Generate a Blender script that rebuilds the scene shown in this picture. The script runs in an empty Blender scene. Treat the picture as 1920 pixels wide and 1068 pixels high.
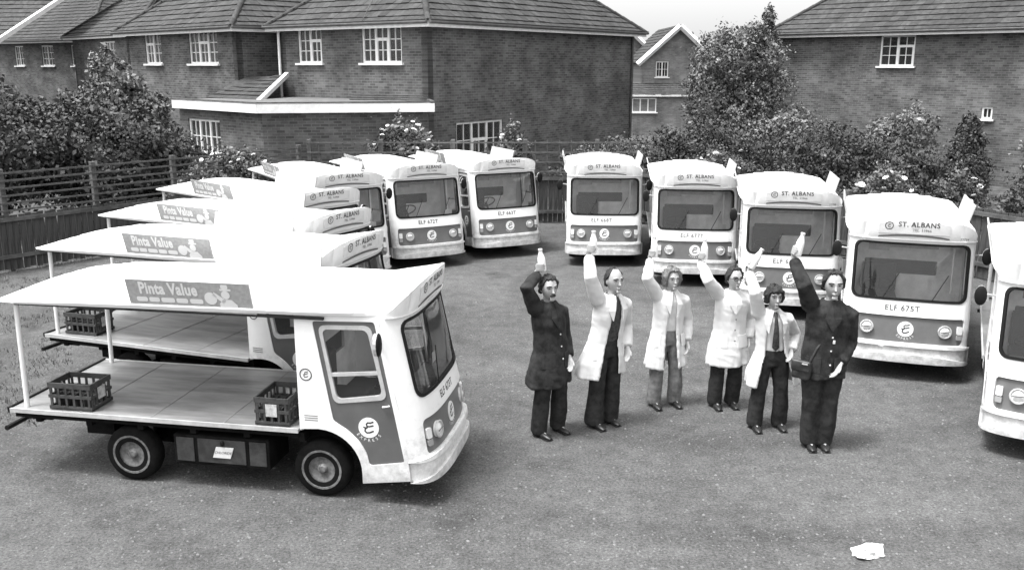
import bpy, bmesh, math, random
import numpy as np
from mathutils import Vector, Matrix, noise
PI = math.pi
R = math.radians
sc = bpy.context.scene
COL = sc.collection

# ------------------------------------------------------------------ camera
cam = bpy.data.cameras.new('camera')
cam.sensor_width = 36.0
cam.lens = 1715.15 / 1920 * 36
cam.clip_end = 2000
co = bpy.data.objects.new('camera', cam)
COL.objects.link(co)
co.location = (0, 0, 3.986)
co.rotation_euler = (R(90 - 13.547), 0, 0)
sc.camera = co

# ------------------------------------------------------------------ sky and sun (a grey bright day)
SUN_EL, SUN_AZ = 70.0, 246.0            # azimuth clockwise from +Y: the sun stands behind the camera, to the left
w = bpy.data.worlds.new('World'); sc.world = w; w.use_nodes = True
nt = w.node_tree; nt.nodes.clear()
sky = nt.nodes.new('ShaderNodeTexSky'); sky.sky_type = 'NISHITA'; sky.sun_disc = False
sky.sun_elevation = R(SUN_EL); sky.sun_rotation = R(SUN_AZ); sky.dust_density = 7.0; sky.air_density = 1.0; sky.ozone_density = 1.0
bw = nt.nodes.new('ShaderNodeRGBToBW')
bg = nt.nodes.new('ShaderNodeBackground'); bg.inputs['Strength'].default_value = 0.08
wo = nt.nodes.new('ShaderNodeOutputWorld')
nt.links.new(sky.outputs[0], bw.inputs[0]); cl = nt.nodes.new('ShaderNodeMath'); cl.operation = 'ADD'; cl.inputs[1].default_value = 2.8      # even cloud cover
nt.links.new(bw.outputs[0], cl.inputs[0]); nt.links.new(cl.outputs[0], bg.inputs['Color']); nt.links.new(bg.outputs[0], wo.inputs['Surface'])
sl = bpy.data.lights.new('sun', 'SUN'); sl.energy = 1.5; sl.angle = R(14); sl.color = (1, 1, 1)
so = bpy.data.objects.new('sun', sl); COL.objects.link(so)
az, el = R(SUN_AZ), R(SUN_EL)
sd = Vector((math.sin(az) * math.cos(el), math.cos(az) * math.cos(el), math.sin(el)))
so.rotation_euler = sd.to_track_quat('Z', 'Y').to_euler()
so.location = (0, 0, 60)
sc.view_settings.view_transform = 'Standard'; sc.view_settings.look = 'None'
sc.view_settings.exposure = 1.75; sc.view_settings.gamma = 1.0
sc.view_settings.use_curve_mapping = False
sc.cycles.max_bounces = 8; sc.cycles.transparent_max_bounces = 12

# ------------------------------------------------------------------ materials (a black and white photograph: neutral greys)
def N(t, k, **kw):
    n = t.nodes.new(k)
    for a, b in kw.items(): setattr(n, a, b)
    return n
def mat(name, c, rough=.6, var=0., scale=4., detail=6., bump=0., bscale=40., metal=0., spec=.4, stretch=None, island=0., coords='Object', c2=None, lo=.38, hi=.62):
    m = bpy.data.materials.new(name); m.use_nodes = True
    t = m.node_tree; p = t.nodes['Principled BSDF']
    p.inputs['Roughness'].default_value = rough; p.inputs['Metallic'].default_value = metal
    p.inputs['Specular IOR Level'].default_value = spec
    p.inputs['Base Color'].default_value = (c, c, c, 1)
    if var or bump or island:
        tc = N(t, 'ShaderNodeTexCoord'); mp = N(t, 'ShaderNodeMapping')
        if stretch: mp.inputs['Scale'].default_value = stretch
        t.links.new(tc.outputs[coords], mp.inputs[0])
    src = None
    if var:
        nz = N(t, 'ShaderNodeTexNoise'); nz.inputs['Scale'].default_value = scale; nz.inputs['Detail'].default_value = detail; nz.inputs['Roughness'].default_value = .65
        t.links.new(mp.outputs[0], nz.inputs['Vector'])
        rm = N(t, 'ShaderNodeMapRange'); rm.inputs['From Min'].default_value = lo; rm.inputs['From Max'].default_value = hi
        a = c * (1 - var); b = c2 if c2 is not None else min(.88, c * (1 + var))
        rm.inputs['To Min'].default_value = a; rm.inputs['To Max'].default_value = b
        t.links.new(nz.outputs[0], rm.inputs['Value']); src = rm.outputs[0]
    if island:
        g = N(t, 'ShaderNodeNewGeometry'); r2 = N(t, 'ShaderNodeMapRange')
        r2.inputs['To Min'].default_value = 1 - island; r2.inputs['To Max'].default_value = 1 + island
        t.links.new(g.outputs['Random Per Island'], r2.inputs['Value'])
        mu = N(t, 'ShaderNodeMath', operation='MULTIPLY')
        if src: t.links.new(src, mu.inputs[0])
        else: mu.inputs[0].default_value = c
        t.links.new(r2.outputs[0], mu.inputs[1]); src = mu.outputs[0]
    if src: t.links.new(src, p.inputs['Base Color'])
    if bump:
        n2 = N(t, 'ShaderNodeTexNoise'); n2.inputs['Scale'].default_value = bscale; n2.inputs['Detail'].default_value = 5
        t.links.new(mp.outputs[0], n2.inputs['Vector'])
        bp = N(t, 'ShaderNodeBump'); bp.inputs['Strength'].default_value = bump; bp.inputs['Distance'].default_value = .02
        t.links.new(n2.outputs[0], bp.inputs['Height']); t.links.new(bp.outputs[0], p.inputs['Normal'])
    return m
M = {}
M['white'] = mat('white_paint', .78, .35, .05, 1.6, bump=.02, bscale=9)
def grime(m):
    t = m.node_tree; p = t.nodes['Principled BSDF']; src = p.inputs['Base Color'].links[0].from_socket
    tc = N(t, 'ShaderNodeTexCoord'); sp = N(t, 'ShaderNodeSeparateXYZ'); oi = N(t, 'ShaderNodeObjectInfo'); nz = N(t, 'ShaderNodeTexNoise')
    t.links.new(tc.outputs['Object'], sp.inputs[0]); nz.noise_dimensions = '4D'; nz.inputs['Scale'].default_value = 7; nz.inputs['Detail'].default_value = 8; nz.inputs['Roughness'].default_value = .75
    t.links.new(tc.outputs['Object'], nz.inputs['Vector']); mu = N(t, 'ShaderNodeMath', operation='MULTIPLY'); mu.inputs[1].default_value = 30; t.links.new(oi.outputs['Random'], mu.inputs[0]); t.links.new(mu.outputs[0], nz.inputs['W'])
    zr = N(t, 'ShaderNodeMapRange'); zr.inputs['From Min'].default_value = .22; zr.inputs['From Max'].default_value = .95; zr.inputs['To Min'].default_value = .30; zr.inputs['To Max'].default_value = -.05; t.links.new(sp.outputs[2], zr.inputs['Value'])
    ad = N(t, 'ShaderNodeMath', operation='ADD'); t.links.new(nz.outputs[0], ad.inputs[0]); t.links.new(zr.outputs[0], ad.inputs[1])
    dr = N(t, 'ShaderNodeMapRange'); dr.inputs['From Min'].default_value = .55; dr.inputs['From Max'].default_value = .95; dr.inputs['To Min'].default_value = 1.; dr.inputs['To Max'].default_value = .35; t.links.new(ad.outputs[0], dr.inputs['Value'])
    fm = N(t, 'ShaderNodeMath', operation='MULTIPLY'); t.links.new(src, fm.inputs[0]); t.links.new(dr.outputs[0], fm.inputs[1]); t.links.new(fm.outputs[0], p.inputs['Base Color'])
grime(M['white'])
M['roofwhite'] = mat('white_fibreglass', .80, .5, .05, 1.2, bump=.05, bscale=14)
M['panel'] = mat('grey_blue_paint', .13, .4, .10, 3)
M['doorgrey'] = mat('dark_door_paint', .105, .4, .10, 3)
M['seal'] = mat('rubber', .008, .6, spec=.2)
M['tyre'] = mat('tyre', .007, .9, .3, 12, spec=.1)
M['rim'] = mat('wheel_rim', .14, .6, .45, 14)
M['chassis'] = mat('chassis', .007, .9, .4, 6, spec=.1)
M['battery'] = mat('battery_cover', .045, .7, .3, 7, spec=.2)
M['deck'] = mat('deck_sheet', .20, .34, .38, 1.4, bump=.05, bscale=4, stretch=(.6, 3, 1), spec=.5)
M['alu'] = mat('aluminium', .55, .38, .12, 8, metal=.35)
M['lamp'] = mat('lamp_lens', .72, .12, spec=.7)
M['lampdark'] = mat('lamp_lens_amber', .30, .2, spec=.6)
M['ink'] = mat('ink', .035, .6)
M['inklight'] = mat('ink_faded', .12, .6)
M['signgrey'] = mat('sign_panel', .66, .5, .05, 8)
M['adgrey'] = mat('advert_ground', .36, .5, .12, 30)
M['adwhite'] = mat('advert_white', .74, .5)
M['adwhite'].diffuse_color = (1, 1, 1, 1)
M['cabin'] = mat('cab_lining', .75, .7, .15, 4)
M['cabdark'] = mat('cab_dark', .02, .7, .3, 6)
M['dash'] = mat('dashboard', .24, .6, .2, 8)
M['crate'] = mat('crate_plastic', .045, .55, .3, 14)
M['cratepale'] = mat('crate_badge', .42, .6, .3, 20)
M['milk'] = mat('milk_bottle', .80, .12, spec=.6)
M['foil'] = mat('foil_cap', .6, .3, metal=.7)
M['fascia'] = mat('white_gloss', .74, .4, .08, 5)
M['gutter'] = mat('gutter', .10, .5, .2, 5)
M['frame'] = mat('window_frame', .76, .4, .06, 8)
M['curtain'] = mat('net_curtain', .30, .9, .5, 9, stretch=(6, 1, .6))
M['tile'] = mat('roof_tile', .042, .85, .30, 7, island=.30, bump=.3, bscale=30)
M['underroof'] = mat('roof_felt', .03, .9)
M['flatroof'] = mat('felt_roof', .12, .9, .3, 3)
M['leaf'] = mat('leaf', .095, .65, .35, 1.2, island=.55, spec=.3)
M['leafdark'] = mat('leaf_dark', .06, .65, .35, 1.2, island=.55, spec=.3)
M['leafpale'] = mat('leaf_pale', .14, .6, .35, 1.5, island=.5, spec=.3)
M['bark'] = mat('bark', .06, .9, .4, 10, bump=.5, bscale=20)
M['petal'] = mat('petal', .72, .7, .1, 9)
M['timber'] = mat('fence_timber', .05, .85, .38, 3.5, island=.3, bump=.3, bscale=14, stretch=(9, 9, .8))
M['rail'] = mat('fence_rail', .085, .85, .30, 5, bump=.2)
M['skin'] = mat('skin', .33, .55, .08, 12)
M['coatwhite'] = mat('white_cotton', .58, .9, .05, 6, bump=.05, bscale=60, spec=.1)
M['coatdark'] = mat('dark_wool', .028, .95, .35, 10, bump=.2, bscale=60, spec=.15)
M['trousers'] = mat('dark_trousers', .026, .9, .35, 10, bump=.15, bscale=40, spec=.15)
M['trousersgrey'] = mat('grey_trousers', .15, .9, .3, 10, bump=.15, bscale=40, spec=.15)
M['shirtpale'] = mat('pale_shirt', .55, .9, .08, 12, spec=.1)
M['shirtdark'] = mat('dark_shirt', .07, .9, .3, 14, spec=.1)
M['tie'] = mat('tie', .04, .7, .5, 40)
M['hairdark'] = mat('dark_hair', .022, .6, .4, 30, stretch=(1, 1, 4), bump=.6, bscale=60)
M['hairfair'] = mat('fair_hair', .15, .6, .4, 30, stretch=(1, 1, 4), bump=.6, bscale=60)
M['shoe'] = mat('shoe_leather', .018, .35, .2, 10)
M['leather'] = mat('satchel_leather', .03, .4, .3, 9)
M['brass'] = mat('buckle', .7, .3, metal=.5)
M['paper'] = mat('paper', .62, .8, .06, 10)
M['stone'] = mat('pale_stone', .55, .9, .3, 9, bump=.5, bscale=15)
M['grass'] = mat('grass', .11, .8, .3, 3, island=.5)

def glass(name, tint=.75, refl=1.0, haze=.04):
    m = bpy.data.materials.new(name); m.use_nodes = True
    t = m.node_tree; t.nodes.clear()
    o = N(t, 'ShaderNodeOutputMaterial'); mx = N(t, 'ShaderNodeMixShader')
    tr = N(t, 'ShaderNodeBsdfTransparent'); tr.inputs[0].default_value = (tint, tint, tint, 1)
    gl = N(t, 'ShaderNodeBsdfGlossy'); gl.inputs['Roughness'].default_value = .03; gl.inputs[0].default_value = (refl, refl, refl, 1)
    fr = N(t, 'ShaderNodeFresnel'); fr.inputs[0].default_value = 1.5
    t.links.new(fr.outputs[0], mx.inputs[0]); t.links.new(tr.outputs[0], mx.inputs[1]); t.links.new(gl.outputs[0], mx.inputs[2])
    df = N(t, 'ShaderNodeBsdfDiffuse'); df.inputs[0].default_value = (.7, .7, .7, 1); m2 = N(t, 'ShaderNodeMixShader'); m2.inputs[0].default_value = haze  # diffuse dust film, added to stand in for sky haze reflected in the glass
    t.links.new(mx.outputs[0], m2.inputs[1]); t.links.new(df.outputs[0], m2.inputs[2]); t.links.new(m2.outputs[0], o.inputs[0])
    return m
M['glass'] = glass('windscreen_glass', .96, 1., .02)
M['pane'] = glass('house_glass', .5)

def brick_mat(name, c, c2, mortar):
    m = bpy.data.materials.new(name); m.use_nodes = True
    t = m.node_tree; p = t.nodes['Principled BSDF']; p.inputs['Roughness'].default_value = .9; p.inputs['Specular IOR Level'].default_value = .2
    tc = N(t, 'ShaderNodeTexCoord'); sp = N(t, 'ShaderNodeSeparateXYZ'); cb = N(t, 'ShaderNodeCombineXYZ')
    t.links.new(tc.outputs['Object'], sp.inputs[0]); t.links.new(sp.outputs[0], cb.inputs[0]); t.links.new(sp.outputs[2], cb.inputs[1])
    b = N(t, 'ShaderNodeTexBrick'); b.inputs['Scale'].default_value = 1.0
    b.inputs['Brick Width'].default_value = .225; b.inputs['Row Height'].default_value = .075; b.inputs['Mortar Size'].default_value = .009; b.inputs['Mortar Smooth'].default_value = .2
    b.inputs['Color1'].default_value = (c, c, c, 1); b.inputs['Color2'].default_value = (c2, c2, c2, 1); b.inputs['Mortar'].default_value = (mortar,) * 3 + (1,)
    t.links.new(cb.outputs[0], b.inputs['Vector'])
    nz = N(t, 'ShaderNodeTexNoise'); nz.inputs['Scale'].default_value = .9; nz.inputs['Detail'].default_value = 8; nz.inputs['Roughness'].default_value = .7
    t.links.new(cb.outputs[0], nz.inputs['Vector'])
    rm = N(t, 'ShaderNodeMapRange'); rm.inputs['From Min'].default_value = .3; rm.inputs['From Max'].default_value = .7; rm.inputs['To Min'].default_value = .5; rm.inputs['To Max'].default_value = 1.5
    t.links.new(nz.outputs[0], rm.inputs['Value'])
    mu = N(t, 'ShaderNodeMix', data_type='RGBA', blend_type='MULTIPLY'); mu.inputs[0].default_value = 1
    t.links.new(b.outputs['Color'], mu.inputs[6]); t.links.new(rm.outputs[0], mu.inputs[7]); t.links.new(mu.outputs[2], p.inputs['Base Color'])
    bp = N(t, 'ShaderNodeBump'); bp.invert = True; bp.inputs['Strength'].default_value = .7; bp.inputs['Distance'].default_value = .012
    t.links.new(b.outputs['Fac'], bp.inputs['Height']); t.links.new(bp.outputs[0], p.inputs['Normal'])
    return m
M['brickfar'] = brick_mat('hazed_brick', .15, .22, .22)  # brick for the far houses, distance haze put into its paler colour
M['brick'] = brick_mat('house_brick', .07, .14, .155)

def ground_mat():
    m = bpy.data.materials.new('yard_tarmac'); m.use_nodes = True
    t = m.node_tree; p = t.nodes['Principled BSDF']; p.inputs['Roughness'].default_value = .95; p.inputs['Specular IOR Level'].default_value = .15
    tc = N(t, 'ShaderNodeTexCoord')
    def nz(s, d, r, lo, hi, a, b):
        n = N(t, 'ShaderNodeTexNoise'); n.inputs['Scale'].default_value = s; n.inputs['Detail'].default_value = d; n.inputs['Roughness'].default_value = r
        t.links.new(tc.outputs['Object'], n.inputs['Vector'])
        q = N(t, 'ShaderNodeMapRange'); q.inputs['From Min'].default_value = lo; q.inputs['From Max'].default_value = hi; q.inputs['To Min'].default_value = a; q.inputs['To Max'].default_value = b
        t.links.new(n.outputs[0], q.inputs['Value']); return q.outputs[0], n.outputs[0]
    big, _ = nz(.4, 7, .6, .32, .68, .78, 1.22)
    mid, _ = nz(4.5, 9, .85, .32, .68, .62, 1.38)
    fine, fh = nz(38, 5, .9, .34, .66, .30, 1.70)
    sp, _ = nz(16, 2, .5, .66, .76, 0., .09)
    a = N(t, 'ShaderNodeMath', operation='MULTIPLY'); t.links.new(big, a.inputs[0]); t.links.new(mid, a.inputs[1])
    b = N(t, 'ShaderNodeMath', operation='MULTIPLY'); t.links.new(a.outputs[0], b.inputs[0]); t.links.new(fine, b.inputs[1])
    c = N(t, 'ShaderNodeMath', operation='MULTIPLY_ADD'); t.links.new(b.outputs[0], c.inputs[0]); c.inputs[1].default_value = .09; t.links.new(sp, c.inputs[2])
    oil, _ = nz(.9, 4, .55, .60, .72, 1.0, .62)
    wv = N(t, 'ShaderNodeTexWave'); wv.wave_type = 'RINGS'; wv.rings_direction = 'Z'; wv.inputs['Scale'].default_value = .16; wv.inputs['Distortion'].default_value = 2.2; wv.inputs['Detail'].default_value = 3; wv.inputs['Detail Scale'].default_value = .6
    mp = N(t, 'ShaderNodeMapping'); mp.inputs['Location'].default_value = (-3, -16, 0); t.links.new(tc.outputs['Object'], mp.inputs[0]); t.links.new(mp.outputs[0], wv.inputs['Vector'])
    q2 = N(t, 'ShaderNodeMapRange'); q2.inputs['From Min'].default_value = .8; q2.inputs['From Max'].default_value = 1.; q2.inputs['To Min'].default_value = 1.; q2.inputs['To Max'].default_value = .84; t.links.new(wv.outputs['Fac'], q2.inputs['Value'])
    e1 = N(t, 'ShaderNodeMath', operation='MULTIPLY'); t.links.new(c.outputs[0], e1.inputs[0]); t.links.new(oil, e1.inputs[1])
    e2 = N(t, 'ShaderNodeMath', operation='MULTIPLY'); t.links.new(e1.outputs[0], e2.inputs[0]); t.links.new(q2.outputs[0], e2.inputs[1])
    t.links.new(e2.outputs[0], p.inputs['Base Color'])
    bp = N(t, 'ShaderNodeBump'); bp.inputs['Strength'].default_value = .6; bp.inputs['Distance'].default_value = .02
    t.links.new(fh, bp.inputs['Height']); t.links.new(bp.outputs[0], p.inputs['Normal'])
    return m
M['ground'] = ground_mat()
M['garden'] = mat('garden_soil', .06, .95, .5, 3, bump=.6, bscale=12)

# ------------------------------------------------------------------ mesh helpers
def shade(me, ang=35):
    me.polygons.foreach_set('use_smooth', [True] * len(me.polygons))
    me.set_sharp_from_angle(angle=R(ang)); return me
def mesh(V, F, name='m', smooth=None):
    me = bpy.data.meshes.new(name); me.from_pydata([tuple(v) for v in V], [], F); me.update()
    if smooth: shade(me, smooth)
    return me
def obj(name, me, m, parent=None, loc=None, rot=None):
    o = bpy.data.objects.new(name, me); COL.objects.link(o)
    if m is not None and me is not None:
        if len(me.materials) == 0: me.materials.append(M[m] if isinstance(m, str) else m)
    if parent: o.parent = parent
    if loc is not None: o.location = loc
    if rot is not None: o.rotation_euler = rot
    return o
def empty(name, loc=(0, 0, 0), rz=0, parent=None):
    o = bpy.data.objects.new(name, None); COL.objects.link(o); o.location = loc; o.rotation_euler = (0, 0, rz); o.empty_display_size = .3
    if parent: o.parent = parent
    return o
def tag(o, label, cat, group=None, kind=None):
    if label: o['label'] = label
    if cat: o['category'] = cat
    if group: o['group'] = group
    if kind: o['kind'] = kind
    return o
def struct(o): o['kind'] = 'structure'; return o
def join(*parts):
    V, F = [], []
    for v, f in parts:
        k = len(V); V += [tuple(q) for q in v]; F += [tuple(i + k for i in g) for g in f]
    return V, F
def xf(vf, mtx):
    return [mtx @ Vector(v) for v in vf[0]], vf[1]
def box(c, s, b=0.):
    x, y, z = c; a, d, e = s[0] / 2, s[1] / 2, s[2] / 2
    if not b:
        V = [(x + i * a, y + j * d, z + k * e) for i in (-1, 1) for j in (-1, 1) for k in (-1, 1)]
        return V, [(0, 1, 3, 2), (4, 6, 7, 5), (0, 4, 5, 1), (2, 3, 7, 6), (0, 2, 6, 4), (1, 5, 7, 3)]
    bm = bmesh.new(); bmesh.ops.create_cube(bm, size=1)
    for v in bm.verts: v.co = Vector((x + v.co.x * s[0], y + v.co.y * s[1], z + v.co.z * s[2]))
    bmesh.ops.bevel(bm, geom=bm.edges[:], offset=b, segments=2, affect='EDGES', profile=.5)
    bm.verts.index_update()
    r = [tuple(v.co) for v in bm.verts], [tuple(v.index for v in f.verts) for f in bm.faces]
    bm.free(); return r
def frames(pts):
    pts = [Vector(p) for p in pts]; T = []
    for i in range(len(pts)):
        a = pts[min(i + 1, len(pts) - 1)] - pts[max(i - 1, 0)]; T.append(a.normalized())
    n = T[0].orthogonal().normalized(); out = []
    for i, t in enumerate(T):
        n = (n - t * n.dot(t)).normalized(); out.append((pts[i], t, n, t.cross(n)))
    return out
def tube(pts, rad, n=10, cap=True, ref=None, ell=1.):
    fr = frames(pts); V, F = [], []
    for i, (p, t, a, b) in enumerate(fr):
        if ref is not None:
            a = Vector(ref); a = (a - t * a.dot(t)).normalized(); b = t.cross(a)
        r = rad[i] if hasattr(rad, '__len__') else rad
        ra, rb = (r if hasattr(r, '__len__') else (r, r * ell))
        for k in range(n):
            q = 2 * PI * k / n; V.append(p + a * math.cos(q) * ra + b * math.sin(q) * rb)
    for i in range(len(pts) - 1):
        for k in range(n): F.append((i * n + k, i * n + (k + 1) % n, (i + 1) * n + (k + 1) % n, (i + 1) * n + k))
    if cap: F.append(tuple(range(n))[::-1]); F.append(tuple(range((len(pts) - 1) * n, len(pts) * n)))
    return V, F
def rings(rs, n=24, cap=True):
    """rs: list of (centre, rx, ry, rz) horizontal ellipses"""
    V, F = [], []
    for c, rx, ry, rz in rs:
        for k in range(n):
            q = 2 * PI * k / n; x, y = rx * math.cos(q), ry * math.sin(q)
            V.append((c[0] + x * math.cos(rz) - y * math.sin(rz), c[1] + x * math.sin(rz) + y * math.cos(rz), c[2]))
    for i in range(len(rs) - 1):
        for k in range(n): F.append((i * n + k, i * n + (k + 1) % n, (i + 1) * n + (k + 1) % n, (i + 1) * n + k))
    if cap: F.append(tuple(range(n))[::-1]); F.append(tuple(range((len(rs) - 1) * n, len(rs) * n)))
    return V, F
def lathe(prof, n=20, axis='z'):
    V, F = [], []
    for r, h in prof:
        for k in range(n):
            q = 2 * PI * k / n; c, s = r * math.cos(q), r * math.sin(q)
            V.append((c, s, h) if axis == 'z' else (c, h, s))
    for i in range(len(prof) - 1):
        for k in range(n): F.append((i * n + k, i * n + (k + 1) % n, (i + 1) * n + (k + 1) % n, (i + 1) * n + k))
    F.append(tuple(range(n))[::-1]); F.append(tuple(range((len(prof) - 1) * n, len(prof) * n)))
    return V, F
def ball(c, r, n=12, m=8):
    r = r if hasattr(r, '__len__') else (r, r, r)
    V, F = [], []
    for i in range(m + 1):
        a = PI * i / m
        for k in range(n):
            q = 2 * PI * k / n; V.append((c[0] + r[0] * math.sin(a) * math.cos(q), c[1] + r[1] * math.sin(a) * math.sin(q), c[2] + r[2] * math.cos(a)))
    for i in range(m):
        for k in range(n): F.append((i * n + k, i * n + (k + 1) % n, (i + 1) * n + (k + 1) % n, (i + 1) * n + k))
    return V, F
def fixmesh(V, F, name='m', smooth=35, merge=1e-5):
    me = mesh(V, F, name); bm = bmesh.new(); bm.from_mesh(me)
    bmesh.ops.remove_doubles(bm, verts=bm.verts[:], dist=merge)
    bmesh.ops.recalc_face_normals(bm, faces=bm.faces[:]); bm.to_mesh(me); bm.free()
    if smooth: shade(me, smooth)
    return me
def rrect(u0, u1, v0, v1, r, n=5):
    P = []
    for cx, cy, a0 in ((u1 - r, v1 - r, 0), (u0 + r, v1 - r, 90), (u0 + r, v0 + r, 180), (u1 - r, v0 + r, 270)):
        for k in range(n + 1):
            a = R(a0 + 90 * k / n); P.append((cx + r * math.cos(a), cy + r * math.sin(a)))
    return P
def rpoly(pts, r, n=4):
    """polygon with rounded corners"""
    P = []; L = len(pts)
    for i in range(L):
        p = Vector(pts[i]).to_2d(); a = (Vector(pts[i - 1]).to_2d() - p); b = (Vector(pts[(i + 1) % L]).to_2d() - p)
        rr = min(r, a.length * .45, b.length * .45); A = p + a.normalized() * rr; B = p + b.normalized() * rr
        for k in range(n + 1):
            t = k / n; q = A * (1 - t) ** 2 + p * 2 * t * (1 - t) + B * t * t; P.append((q.x, q.y))
    return P
def circ(u, v, r, n=24): return [(u + r * math.cos(2 * PI * k / n), v + r * math.sin(2 * PI * k / n)) for k in range(n)]
def sheet(outer, holes, fn, th, cu=(), cv=(), d0=0., name='sheet', smooth=35):
    """flat outline with holes, cut along u/v lines, wrapped by fn(u, v, d) and given thickness th inwards"""
    bm = bmesh.new(); E = []
    for loop in [outer] + list(holes):
        vs = [bm.verts.new((p[0], p[1], 0)) for p in loop]
        for i in range(len(vs)): E.append(bm.edges.new((vs[i], vs[(i + 1) % len(vs)])))
    bmesh.ops.triangle_fill(bm, use_beauty=True, use_dissolve=False, edges=E, normal=(0, 0, 1))
    for c in cu: bmesh.ops.bisect_plane(bm, geom=bm.verts[:] + bm.edges[:] + bm.faces[:], plane_co=(c, 0, 0), plane_no=(1, 0, 0), dist=1e-6)
    for c in cv: bmesh.ops.bisect_plane(bm, geom=bm.verts[:] + bm.edges[:] + bm.faces[:], plane_co=(0, c, 0), plane_no=(0, 1, 0), dist=1e-6)
    bm.verts.index_update(); n = len(bm.verts)
    P = [(v.co.x, v.co.y) for v in bm.verts]
    fa = [tuple(v.index for v in f.verts) for f in bm.faces]
    be = [(e.verts[0].index, e.verts[1].index) for e in bm.edges if len(e.link_faces) == 1]
    bm.free()
    V = [fn(u, v, d0) for u, v in P]
    if not th: return fixmesh(V, fa, name, smooth)
    V += [fn(u, v, d0 - th) for u, v in P]
    F = fa + [tuple(i + n for i in reversed(f)) for f in fa] + [(a, b, b + n, a + n) for a, b in be]
    return fixmesh(V, F, name, smooth)
def lerp(tab, x):
    if x <= tab[0][0]: return tab[0][1]
    for (a, b), (c, d) in zip(tab, tab[1:]):
        if x <= c: return b + (d - b) * (x - a) / (c - a)
    return tab[-1][1]
_tc = {}
def text2d(s, size=1., space=1., bold=0.):
    """2-D outline mesh of a word: (verts, faces), centred"""
    k = (s, size, space, bold)
    if k not in _tc:
        cu = bpy.data.curves.new('t', 'FONT'); cu.body = s; cu.size = size; cu.align_x = 'CENTER'; cu.align_y = 'CENTER'; cu.space_character = space; cu.resolution_u = 3; cu.offset = bold
        o = bpy.data.objects.new('t', cu); COL.objects.link(o); bpy.context.view_layer.update()
        me = bpy.data.meshes.new_from_object(o.evaluated_get(bpy.context.evaluated_depsgraph_get()))
        V = [tuple(v.co) for v in me.vertices]; F = [tuple(p.vertices) for p in me.polygons]
        bpy.data.objects.remove(o); bpy.data.curves.remove(cu); bpy.data.meshes.remove(me)
        _tc[k] = (V, F)
    return _tc[k]
def print2d(parts, fn, d):
    V, F = join(*parts)
    return mesh([fn(v[0], v[1], d) for v in V], F, 'lettering')
def mv(vf, dx=0, dy=0, rot=0, sx=1, sy=1):
    c, s = math.cos(rot), math.sin(rot)
    return [(v[0] * sx * c - v[1] * sy * s + dx, v[0] * sx * s + v[1] * sy * c + dy, 0) for v in vf[0]], vf[1]
def stroke(pts, w):
    V, F = [], []
    pts = [Vector(p).to_2d() for p in pts]
    for i, p in enumerate(pts):
        t = (pts[min(i + 1, len(pts) - 1)] - pts[max(i - 1, 0)]).normalized(); nn = Vector((-t.y, t.x)) * w / 2
        V += [(p.x + nn.x, p.y + nn.y, 0), (p.x - nn.x, p.y - nn.y, 0)]
    for i in range(len(pts) - 1): F.append((2 * i, 2 * i + 1, 2 * i + 3, 2 * i + 2))
    return V, F
def poly2d(pts): return [(p[0], p[1], 0) for p in pts], [tuple(range(len(pts)))]
def emblem(r):
    """the curly dairy letter inside its roundel, in units of r"""
    P = [stroke([(.50 * r, .62 * r), (.2 * r, .50 * r), (-.08 * r, .50 * r), (-.20 * r, .36 * r), (-.16 * r, .18 * r), (.05 * r, .12 * r), (.50 * r, .26 * r)], .15 * r),
         stroke([(-.52 * r, .06 * r), (-.3 * r, .0), (-.05 * r, .06 * r)], .13 * r),
         stroke([(-.12 * r, .06 * r), (-.32 * r, -.10 * r), (-.36 * r, -.34 * r), (-.18 * r, -.50 * r), (.12 * r, -.46 * r), (.50 * r, -.28 * r)], .16 * r)]
    return join(*P)
def arc_word(s, size, rad, span):
    P = []
    for i, ch in enumerate(s):
        a = R(-90) + span * (i / (len(s) - 1) - .5)
        P.append(mv(text2d(ch, size), rad * math.cos(a), rad * math.sin(a), a + PI / 2))
    return join(*P)
def copy_tree(o, parent=None):
    c = o.copy(); COL.objects.link(c); c.parent = parent
    for ch in list(o.children): copy_tree(ch, c)
    return c

# ------------------------------------------------------------------ ground
def grid_sheet(x0, x1, y0, y1, z, name, m):
    return struct(obj(name, mesh([(x0, y0, z), (x1, y0, z), (x1, y1, z), (x0, y1, z)], [(0, 1, 2, 3)]), m))
grid_sheet(-500, 500, -500, 500, 0, 'yard_ground', 'ground')
gb = [(-60, 8), (-13.6, 13.4), (-5.4, 23.45), (3.3, 23.45), (8.7, 17.6), (12.9, 9.9), (60, 4), (60, 120), (-60, 120)]
struct(obj('garden_ground', mesh([(x, y, .004) for x, y in gb], [tuple(range(len(gb)))]), 'garden'))

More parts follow.
